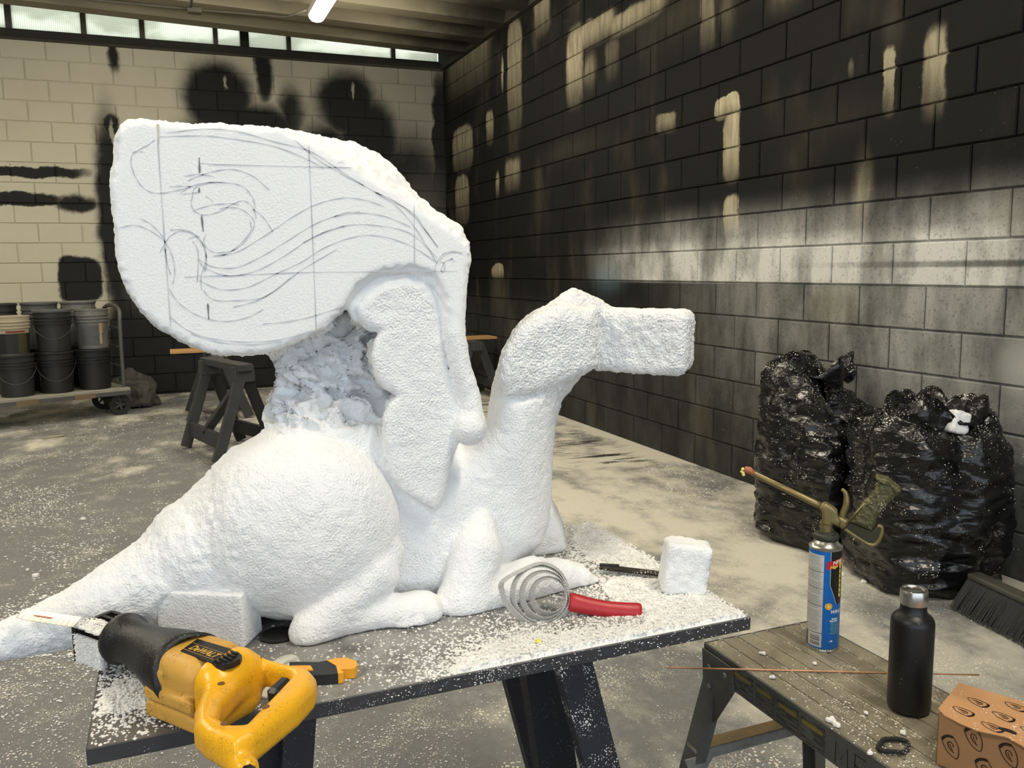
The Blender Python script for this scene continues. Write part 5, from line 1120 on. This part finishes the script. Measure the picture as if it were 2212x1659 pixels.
def rubbish_bag(c, rx, ry, H, label, seed, topfn, rot=0.0, squeeze=1.0):
    nu, nv = 120, 96; vs = []; rngb = np.random.default_rng(seed)
    th = np.linspace(0, 2*math.pi, nu, endpoint=False); tv = np.linspace(0, 1, nv); T, A = np.meshgrid(tv, th, indexing='ij')
    prof = np.interp(T, [0, .03, .10, .3, .55, .74, .84, .91, .96, 1.0], [.62, .88, .98, 1.04, 1.0, .96, .86, .60, .34, .12]); zc = np.interp(T, [0, .03, .10, .3, .55, .74, .84, .91, .96, 1.0], [0, .01, .07, .28, .56, .80, .93, .99, .97, .90])
    sq = (np.abs(np.cos(A))**3.2+np.abs(np.sin(A))**3.2)**(-1/3.2); x, y = prof*sq*np.cos(A)*rx, prof*sq*np.sin(A)*ry
    Z = zc*H*topfn(A, T)
    P = np.stack([x.ravel()/rx, y.ravel()/ry, Z.ravel()*3], 1); lump = fbm(P, 1.7, 3, seed).reshape(T.shape); fold = (1-np.abs(fbm(P*np.array([.8, .8, 2.6]), 2.2, 4, seed+5))).reshape(T.shape)
    ver = np.sin(A*9+2*lump)*np.clip((T-.62)/.3, 0, 1)*.045
    k = 1+.10*lump+.085*(fold-.6)+ver; x, y = x*k, y*k; Z = Z+.05*lump*np.clip((T-.55)/.3, 0, 1)*H+.02*np.clip((T-.8)/.15, 0, 1)*np.sin(A*5+seed)
    cr_, sr_ = math.cos(rot), math.sin(rot); V = np.stack([c[0]+x*cr_-y*sr_, c[1]+x*sr_+y*cr_, np.maximum(Z, .002)], 2).reshape(-1, 3); V[:, 0] = np.minimum(V[:, 0], WX-.02)
    ii = np.arange(nv*nu).reshape(nv, nu); j = np.roll(ii, -1, 1); Q = np.stack([ii[:-1], j[:-1], j[1:], ii[1:]], 2).reshape(-1, 4)
    root = thing('rubbish_bag', (c[0], c[1], 0), label, 'rubbish bag', 'black rubbish bags by the wall'); np_mesh('bag_skin', V, Q, M_BAG, root)
    P = V[RNG.integers(nu*nv//2, nu*nv, 700)]+RNG.normal(0, .003, (700, 3)); P[:, 0] = np.minimum(P[:, 0], WX-.02); crumbs('clinging_crumbs', P, RNG.uniform(.0012, .0034, 700), M_CRUMB, None, root)
    return root
rubbish_bag((2.90, 3.20), .27, .265, .77, 'taller black rubbish bag against the wall, slumping to one side', 3, lambda A, T: 1+.20*np.clip((T-.5)/.4, 0, 1)*np.cos(A-1.75), .25)
rb = rubbish_bag((2.90, 2.60), .275, .285, .72, 'shorter black rubbish bag overflowing with white foam, beside the broom head', 8, lambda A, T: 1+.07*np.cos(3*A+1)*np.clip((T-.6)/.3, 0, 1), -.35)
fc = onX(2050, 890, 2.80); foam = np.asarray(fc)
o = foam_lump('foam_chunk', 'pale foam chunk poking from the open top of the rubbish bag', (foam[0]+.05, foam[1], foam[2]-.045), (.036, .030, .045), np.array([[.9, .3, .3], [-.3, .95, 0], [-.3, -.1, .95]]), .012, .003, .006, zmin=0)
def collar(c, z, r, seed):
    rg = np.random.default_rng(seed); n = 60; vs = []
    for j, (rr, zz) in enumerate(((1.05, -.03), (1.18, .02), (1.10, .06), (.92, .05), (.85, -.02))):
        for k in range(n):
            a = 2*math.pi*k/n; w = 1+.14*math.sin(3*a+seed)+.09*math.sin(7*a+j); vs.append((c[0]+r*rr*w*math.cos(a), c[1]+r*rr*w*math.sin(a), z+zz*(1+.8*math.sin(4*a+seed))))
    fs = [(j*n+k, j*n+(k+1) % n, (j+1)*n+(k+1) % n, (j+1)*n+k) for j in range(4) for k in range(n)]; return MB().add(vs, fs)
for root, c, z, r, s in ((bpy.data.objects['rubbish_bag'], (2.97, 3.30), .79, .13, 2), (rb, (2.87, 2.55), .70, .15, 5)): 
    q_ = collar(c, z, r, s).build('gathered_mouth', M_BAG, root, smooth=True)

# ------------------------------------------------------------------ push broom
br = thing('push_broom', (2.80, 1.95, 0), 'black push broom head with stiff bristles lying by the rubbish bag', 'broom')
ba_, bb_ = np.array([2.832, 2.285, .128]), np.array([2.742, 1.700, .128]); MB().bar(ba_, bb_, .062, .022, bevel=.006).build('head_block', plain('grey_broom_block', srgb(70, 68, 60), .7, var=.2, scale=25), br)
bd_ = (bb_-ba_)/np.linalg.norm(bb_-ba_); sd_ = np.cross(bd_, (0, 0, 1)); sd_ = sd_ if sd_[0] < 0 else -sd_; mb = MB(); L_ = np.linalg.norm(bb_-ba_)
for i in range(150):
    for j in range(5):
        a = ba_+bd_*(L_*(i+.5)/150)+sd_*(-.022+.011*j)-np.array([0, 0, .010]); b = a+sd_*(.030+.012*j+RNG.normal(0, .003))+bd_*RNG.normal(0, .004); b[2] = .004+abs(RNG.normal(0, .003)); mb.tube([a, b], [.0028, .0019], 4, cap=False)
o = mb.build('bristles', plain('black_bristle', srgb(30, 30, 27), .6, dust=.06), br, recalc=False); o['kind'] = 'stuff'

# ------------------------------------------------------------------ crumbs and chips on the floor
def floor_pts(n, pxa, fn=None):
    out = []
    while len(out) < n:
        x = RNG.uniform(pxa[0], pxa[2], 4000); y = RNG.uniform(pxa[1], pxa[3], 4000); d = np.stack([(x-1106)/FPX, (y-829.5)/FPX, np.ones(4000)], 1) @ AX; P = EYEP[None]+d*((.002-EYE)/d[:, 2])[:, None]
        cl = fbm(P*np.array([1, .6, 0]), 2.4, 4, 13); k = (RNG.uniform(0, 1, 4000) < np.clip(.22+cl*1.1, .03, 1)) & (P[:, 0] < WX-.03) & (P[:, 1] < DY-.1); out += P[k].tolist()
    return np.array(out[:n])
P = floor_pts(12000, (-200, 1000, 2300, 1750)); crumbs('floor_crumbs', P, (.0008+.0028*RNG.uniform(0, 1, len(P))**2.2)*np.clip(P[:, 1]/2.4, .45, 1.5), M_CRUMB, 'white foam crumbs scattered over the concrete floor', flat=.55, long_=1.5)
P = floor_pts(1500, (-100, 880, 2300, 1100)); crumbs('floor_crumbs', P, RNG.uniform(.0025, .0065, len(P)), M_CRUMB, 'larger white foam crumbs on the floor further back near the trestle', flat=.55, long_=1.5)
CHIPS = [(1917, 1268, .022, 'largest pale foam chip on the floor in front of the rubbish bags'), (1865, 1255, .014, 'flat foam chip on the floor below the shorter bag'), (1820, 1240, .012, 'small foam chip on the floor right behind the blue can'), (75, 1242, .02, 'large foam chip on the floor above the sculpture tail'),
         (95, 1288, .014, 'foam chip on the floor close to the tail edge'), (60, 1230, .012, 'small foam chip beside the large one above the tail'), (180, 1120, .02, 'foam chip on the open floor between trolley and tail')]
P = floor_pts(6500, (-40, 960, 560, 1420)); crumbs('floor_crumbs', P, (.0014+.0048*RNG.uniform(0, 1, len(P))**2.5), M_CRUMB, 'clusters of white foam crumbs on the floor to the rear of the tail', flat=.55, long_=1.5)
for k, (x, y, sz, lb) in enumerate(CHIPS):
    p = atz(x, y, .006); mb = MB()
    for q_ in range(3): mb.lathe([(.001, -.004), (sz*.6, -.004), (sz*.5, sz*.25), (.001, sz*.4)], p+RNG.normal(0, sz*.3, 3)*np.array([1, 1, .0]), 7)
    o = mb.build('foam_chip', M_CRUMB, loc=(p[0], p[1], 0)); tag(o, lb, 'foam chip', 'foam chips on the floor')
sp_ = atz(115, 944, .006); o = MB().bar(atz(92, 947, .008), atz(138, 940, .008), .03, .012, bevel=.002).build('wood_sliver', plain('pale_wood', srgb(170, 160, 136), .8), loc=(sp_[0], sp_[1], 0)); tag(o, 'pale sliver of wood on the floor in front of the bucket trolley', 'wood sliver')

# ------------------------------------------------------------------ bucket trolley
ang = math.radians(20); cu_, cv_ = np.array([math.cos(ang), math.sin(ang), 0]), np.array([-math.sin(ang), math.cos(ang), 0]); K0 = np.array([-.655, 8.86, 0]); DZ = .262
def kt(a, b, z): return K0+cu_*a+cv_*b+np.array([0, 0, z])
RT = np.array([cu_, cv_, (0, 0, 1)]).T
cart = thing('platform_trolley', tuple(kt(-.4, .16, 0)), 'grey platform trolley with a tube push handle loaded with paint buckets', 'trolley')
M_DECK = plain('dusty_deck', srgb(150, 146, 132), .8, var=.2, scale=9, bumps=.002); M_TUBE = plain('grey_tube_steel', srgb(92, 92, 90), .5, .3, var=.2, scale=14); M_TYRE = plain('dark_rubber_tyre', srgb(40, 39, 37), .8); M_WOODB = plain('worn_wood', srgb(120, 100, 74), .8, var=.2)
MB().box(kt(-.55, .15, DZ-.015), (.80, .34, .015), RT, .004).build('deck', M_DECK, cart); MB().box(kt(-.55, -.175, DZ-.045), (.80, .012, .02), RT).build('deck_edge', M_TUBE, cart)
for a in (-.62, -.15, -1.05): MB().box(kt(a, -.16, DZ-.045), (.09, .03, .022), RT).build('wood_cleat', M_WOODB, cart)
hx = .215
hp_ = smooth_line([kt(hx, -.12, DZ-.02), kt(hx, -.12, .55), kt(hx+.005, -.12, .86), kt(hx+.02, -.07, .99), kt(hx+.02, .15, 1.03), kt(hx+.02, .37, .99), kt(hx+.005, .42, .86), kt(hx, .42, .55), kt(hx, .42, DZ-.02)], 5)
MB().tube(hp_, .019, 10).build('push_handle', M_TUBE, cart, smooth=True)
for z in (.46, .64, .82): MB().tube([kt(hx, -.12, z), kt(hx, .42, z)], .011, 8).build('handle_rung', M_TUBE, cart, smooth=True)
for a, b in ((.17, -.10), (.17, .40), (-1.2, -.10), (-1.2, .40)):
    wc = kt(a, b, .098); axm = np.array([(0, 0, 1), tuple(cu_), tuple(np.cross((0, 0, 1), cu_))]).T
    wh = MB().lathe([(.052, -.018), (.098, -.02), (.101, -.012), (.101, .012), (.098, .02), (.052, .018), (.050, -.0), (.052, -.018)], wc, 28, axis=axm, cap=False).build('wheel', M_TYRE, cart, auto=40)
    MB().lathe([(.016, -.022), (.018, .022)], wc, 12, axis=axm).build('hub', M_TUBE, wh)
    for k in range(5): t = 2*math.pi*k/5; MB().bar(wc+cu_*.015*math.cos(t)+np.array([0, 0, .015*math.sin(t)]), wc+cu_*.054*math.cos(t)+np.array([0, 0, .054*math.sin(t)]), .016, .010, up=tuple(cv_)).build('spoke', M_TUBE, wh)
    for s in (-.028, .028): MB().bar(kt(a-.03, b+s, DZ-.03), wc+cv_*s, .035, .004, up=tuple(cu_)).build('caster_fork', M_TUBE, cart)
def bucket(c, R, Hh, z0, mat, label, lid=None, bail=True, labelpatch=None, upper=None):
    t = thing('paint_bucket', (c[0], c[1], z0), label, 'bucket', 'paint buckets on the trolley')
    R0 = R*.87; pr = [(R0-.004, 0), (R0, .004), (R0+(R-R0)*.62, Hh*.66), (R0+(R-R0)*.62+.003, Hh*.66)]
    for k, f in enumerate((.70, .78, .86)): rr = R0+(R-R0)*f; pr += [(rr+.001, Hh*f-.010), (rr+.010, Hh*f-.006), (rr+.010, Hh*f+.002), (rr+.002, Hh*f+.006)]
    pr += [(R, Hh-.012), (R+.004, Hh-.010), (R+.004, Hh), (R-.004, Hh)]
    MB().lathe(pr, (c[0], c[1], z0), 36).build('body', mat, t, auto=40)
    if lid is not None: MB().lathe([(R+.006, Hh-.014), (R+.009, Hh-.010), (R+.009, Hh+.004), (R+.003, Hh+.010), (R-.012, Hh+.010), (R-.016, Hh+.004), (.002, Hh+.004)], (c[0], c[1], z0), 36).build('lid', lid, t, auto=40)
    if bail:
        d = np.array([-c[0], -c[1], 0]); d /= np.linalg.norm(d); s = np.array([-d[1], d[0], 0]); pts = [np.array([c[0], c[1], z0])+s*(R+.012)*math.cos(a)+d*(R*.55+.06)*math.sin(a)**.7+d*R*.45*math.sin(a)+np.array([0, 0, Hh*.80-.17*math.sin(a)]) for a in np.linspace(.02, math.pi-.02, 18)]
        MB().tube(pts, .0020, 5).build('wire_handle', M_TUBE, t, smooth=True)
    if labelpatch is not None:
        d0 = math.atan2(-c[1], -c[0])
        for (a0, a1, f0, f1, m) in labelpatch:
            vs = []
            for k in range(9):
                a = d0+a0+(a1-a0)*k/8
                for f in (f0, f1): rr = R0+(R-R0)*f*.94+.0022; vs.append((c[0]+rr*math.cos(a), c[1]+rr*math.sin(a), z0+Hh*f))
            MB().add(vs, [(2*k, 2*k+2, 2*k+3, 2*k+1) for k in range(8)]).build('paper_label', m, t, recalc=False)
    return t
M_BB = plain('black_paint_bucket', srgb(30, 31, 32), .5, var=.25, scale=7); M_BB2 = plain('charcoal_bucket', srgb(40, 41, 42), .55, var=.3, scale=7); M_SIL = plain('silvered_bucket', srgb(120, 120, 116), .5, .2, var=.35, scale=10); M_CRM = plain('cream_bucket', srgb(176, 164, 140), .6, var=.2, scale=9); M_GRY = plain('grey_bucket', srgb(86, 88, 88), .6, var=.2, scale=8); M_OLV = plain('olive_drab_smear', srgb(62, 60, 34), .7, var=.4, scale=16); M_ORL = plain('faded_orange_label', srgb(176, 130, 78), .7, var=.15); M_RLB = plain('rust_red_print', srgb(128, 62, 44), .7, var=.2); M_DKL = plain('dark_label', srgb(34, 34, 36), .6, var=.3)
BH, BRD = .365, .150; b0 = kt(0, 0, 0); sp_ = .325
low = [(0, M_BB, 'black bucket on the trolley deck beneath the silver bucket, nearest the push handle'), (-1, M_BB, 'black bucket on the trolley deck, second from the push handle'), (-2, M_BB2, 'black bucket with a wire handle on the deck below the cream bucket')]
for k, m, lb in low: p = kt(k*sp_, 0, 0); bucket(p, BRD, BH, DZ, m, lb, m, bail=(k != 0))
p = kt(.01, .01, 0); bucket(p, BRD*.97, BH, DZ+BH+.011, M_SIL, 'silver grey bucket with a torn orange label, stacked nearest the push handle', None, True, [(-.75, .45, .10, .60, M_GRY), (.45, .62, .12, .66, M_CRM), (.52, .70, .40, .66, M_ORL)])
p = kt(-sp_, -.01, 0); bucket(p, BRD*1.02, BH, DZ+BH+.011, M_BB2, 'charcoal bucket with a wide rim in the upper row between silver and cream', M_GRY)
p = kt(-2*sp_-.01, 0, 0); bucket(p, BRD, BH-.03, DZ+BH+.011, M_CRM, 'cream bucket smeared olive and black in the upper row', None, False, [(-1.4, 1.4, .02, .55, M_DKL), (.35, .95, .04, .55, M_OLV), (-.3, .8, .57, .62, M_RLB)])
for k, m, lb in ((-.02, M_SIL, 'pale lidded bucket in the rear row behind the silver bucket'), (-1.05, M_GRY, 'blue grey lidded bucket in the rear row, middle of three'), (-2.1, M_BB2, 'dark lidded bucket in the rear row at the picture edge')):
    for lv in (0, 1):
        p = kt(k*sp_, .34, 0); bucket(p, BRD, BH+.03, DZ+lv*(BH+.041), m if lv else M_BB, lb if lv else lb.replace('lidded bucket', 'stack base bucket under the lidded one'), m, False)
# slumped cloth behind the trolley
tc = kt(.42, .30, 0)
def tarp(X, Y, Z): return ell_sdf(X, Y, Z, (tc[0], tc[1], .12), (.24, .20, .24))
lo_ = (tc[0]-.36, tc[1]-.32, -.01); V, Q = surface_nets(np.ascontiguousarray(np.maximum(tarp(*grid_axes(lo_, (tc[0]+.36, tc[1]+.32, .46), .014)), .004-grid_axes(lo_, (tc[0]+.36, tc[1]+.32, .46), .014)[2]), dtype=np.float32), lo_, .014)
N = vert_normals(V, Q); V = V+N*(.09*(np.abs(fbm(V, 5, 4, 2))-.3))[:, None]; V[:, 2] = np.maximum(V[:, 2], .002); V[:, 1] = np.minimum(V[:, 1], DY-.02)
o = np_mesh('crumpled_tarp', V, Q, plain('grey_canvas', srgb(84, 82, 76), .9, var=.3, scale=12), None, loc=(tc[0], tc[1], 0)); tag(o, 'crumpled grey tarp slumped behind the trolley wheels', 'tarp')

# ------------------------------------------------------------------ trestles and long board at the back
M_TRE = plain('grey_black_trestle', srgb(62, 62, 62), .75, var=.25, scale=10, bumps=.002); M_TRE2 = plain('darker_trestle', srgb(30, 30, 31), .75, var=.25, scale=10); M_PLANK = plain('raw_pine', srgb(190, 146, 92), .7, var=.15, scale=12); M_GREYB = plain('grey_painted_board', srgb(104, 104, 104), .7, var=.15)
A1, A2 = atz(402, 968, 0), atz(470, 1004, 0); T1 = onY(452, 786, 6.93); T2 = onY(524, 790, 6.33); T1[2] = T2[2] = .655
ld = (A2-A1)/np.linalg.norm(A2-A1); pd = np.array([-ld[1], ld[0], 0]); pd = pd if pd[0] > 0 else -pd
tre = thing('trestle', (float((T1+T2)[0]/2), float((T1+T2)[1]/2), 0), 'dark wooden trestle standing in front of the back wall, its stretcher board low', 'trestle')
MB().bar(T1-ld*.06, T2+ld*.06, .11, .05, bevel=.004).build('top_beam', M_TRE, tre)
F1 = T1+(T1-A1)*np.array([1, 1, 0]); F2 = T2+(T2-A2)*np.array([1, 1, 0]); F1[2] = F2[2] = 0
for t, a, m in ((T1, A1, M_TRE), (T2, A2, M_TRE), (T1, F1, M_TRE2), (T2, F2, M_TRE2)):  # far legs coloured darker than the near ones
    MB().bar(t+(a-t)*.02-np.array([0, 0, .01]), a+np.array([0, 0, .012]), .075, .04, up=tuple(ld), bevel=.003).build('leg', m, tre)
q0, q1 = A1+(T1-A1)*.22, A2+(T2-A2)*.22; MB().bar(q0, q1, .03, .115, bevel=.003).build('stretcher', M_TRE, tre); q2, q3 = F1+(T1-F1)*.2, F2+(T2-F2)*.2; MB().bar(q2, q3, .03, .10, bevel=.003).build('stretcher', M_TRE2, tre)
MB().bar(A1+(T1-A1)*.25+ld*.33, T2+(A2-T2)*.20, .035, .07, up=tuple(pd), bevel=.003).build('brace', M_TRE, tre)
for t in (T1, T2): MB().box(t-np.array([0, 0, .05]), (.03, .075, .055), np.array([ld, pd, (0, 0, 1)]).T, .003).build('gusset', M_TRE, tre)
PB = onY(367, 757, 8.35); PE = onY(1080, 734, 8.35); zb_ = (PB[2]+PE[2])/2
o = MB().box(((PB[0]+3.15)/2, 8.35, zb_+.012), ((3.15-PB[0])/2, .13, .012), bevel=.002).build('long_board', M_PLANK, loc=((PB[0]+3.15)/2, 8.35, 0)); tag(o, 'long raw pine board laid across two trestles at the back', 'board')
def horse(x, lbl, grey):
    t = thing('trestle', (x, 8.35, 0), lbl, 'trestle'); zt_ = zb_-.001
    MB().box((x, 8.35, zt_-.045), (.05, .36, .045), bevel=.004).build('top_beam', M_GREYB if grey else M_TRE, t)
    for sx in (-1, 1):
        for y in (8.07, 8.63): MB().bar((x+sx*.045, y, zt_-.03), (x+sx*.25, y, .012), .085, .035, up=(0, 1, 0), bevel=.003).build('leg', M_TRE, t)
        MB().bar((x+sx*.19, 8.07, .16), (x+sx*.19, 8.63, .16), .03, .09, bevel=.003).build('stretcher', M_TRE, t)
horse(.40, 'grey trestle supporting the free end of the long pine board', True); horse(2.86, 'dark trestle under the far end of the pine board near the sprayed wall', False)
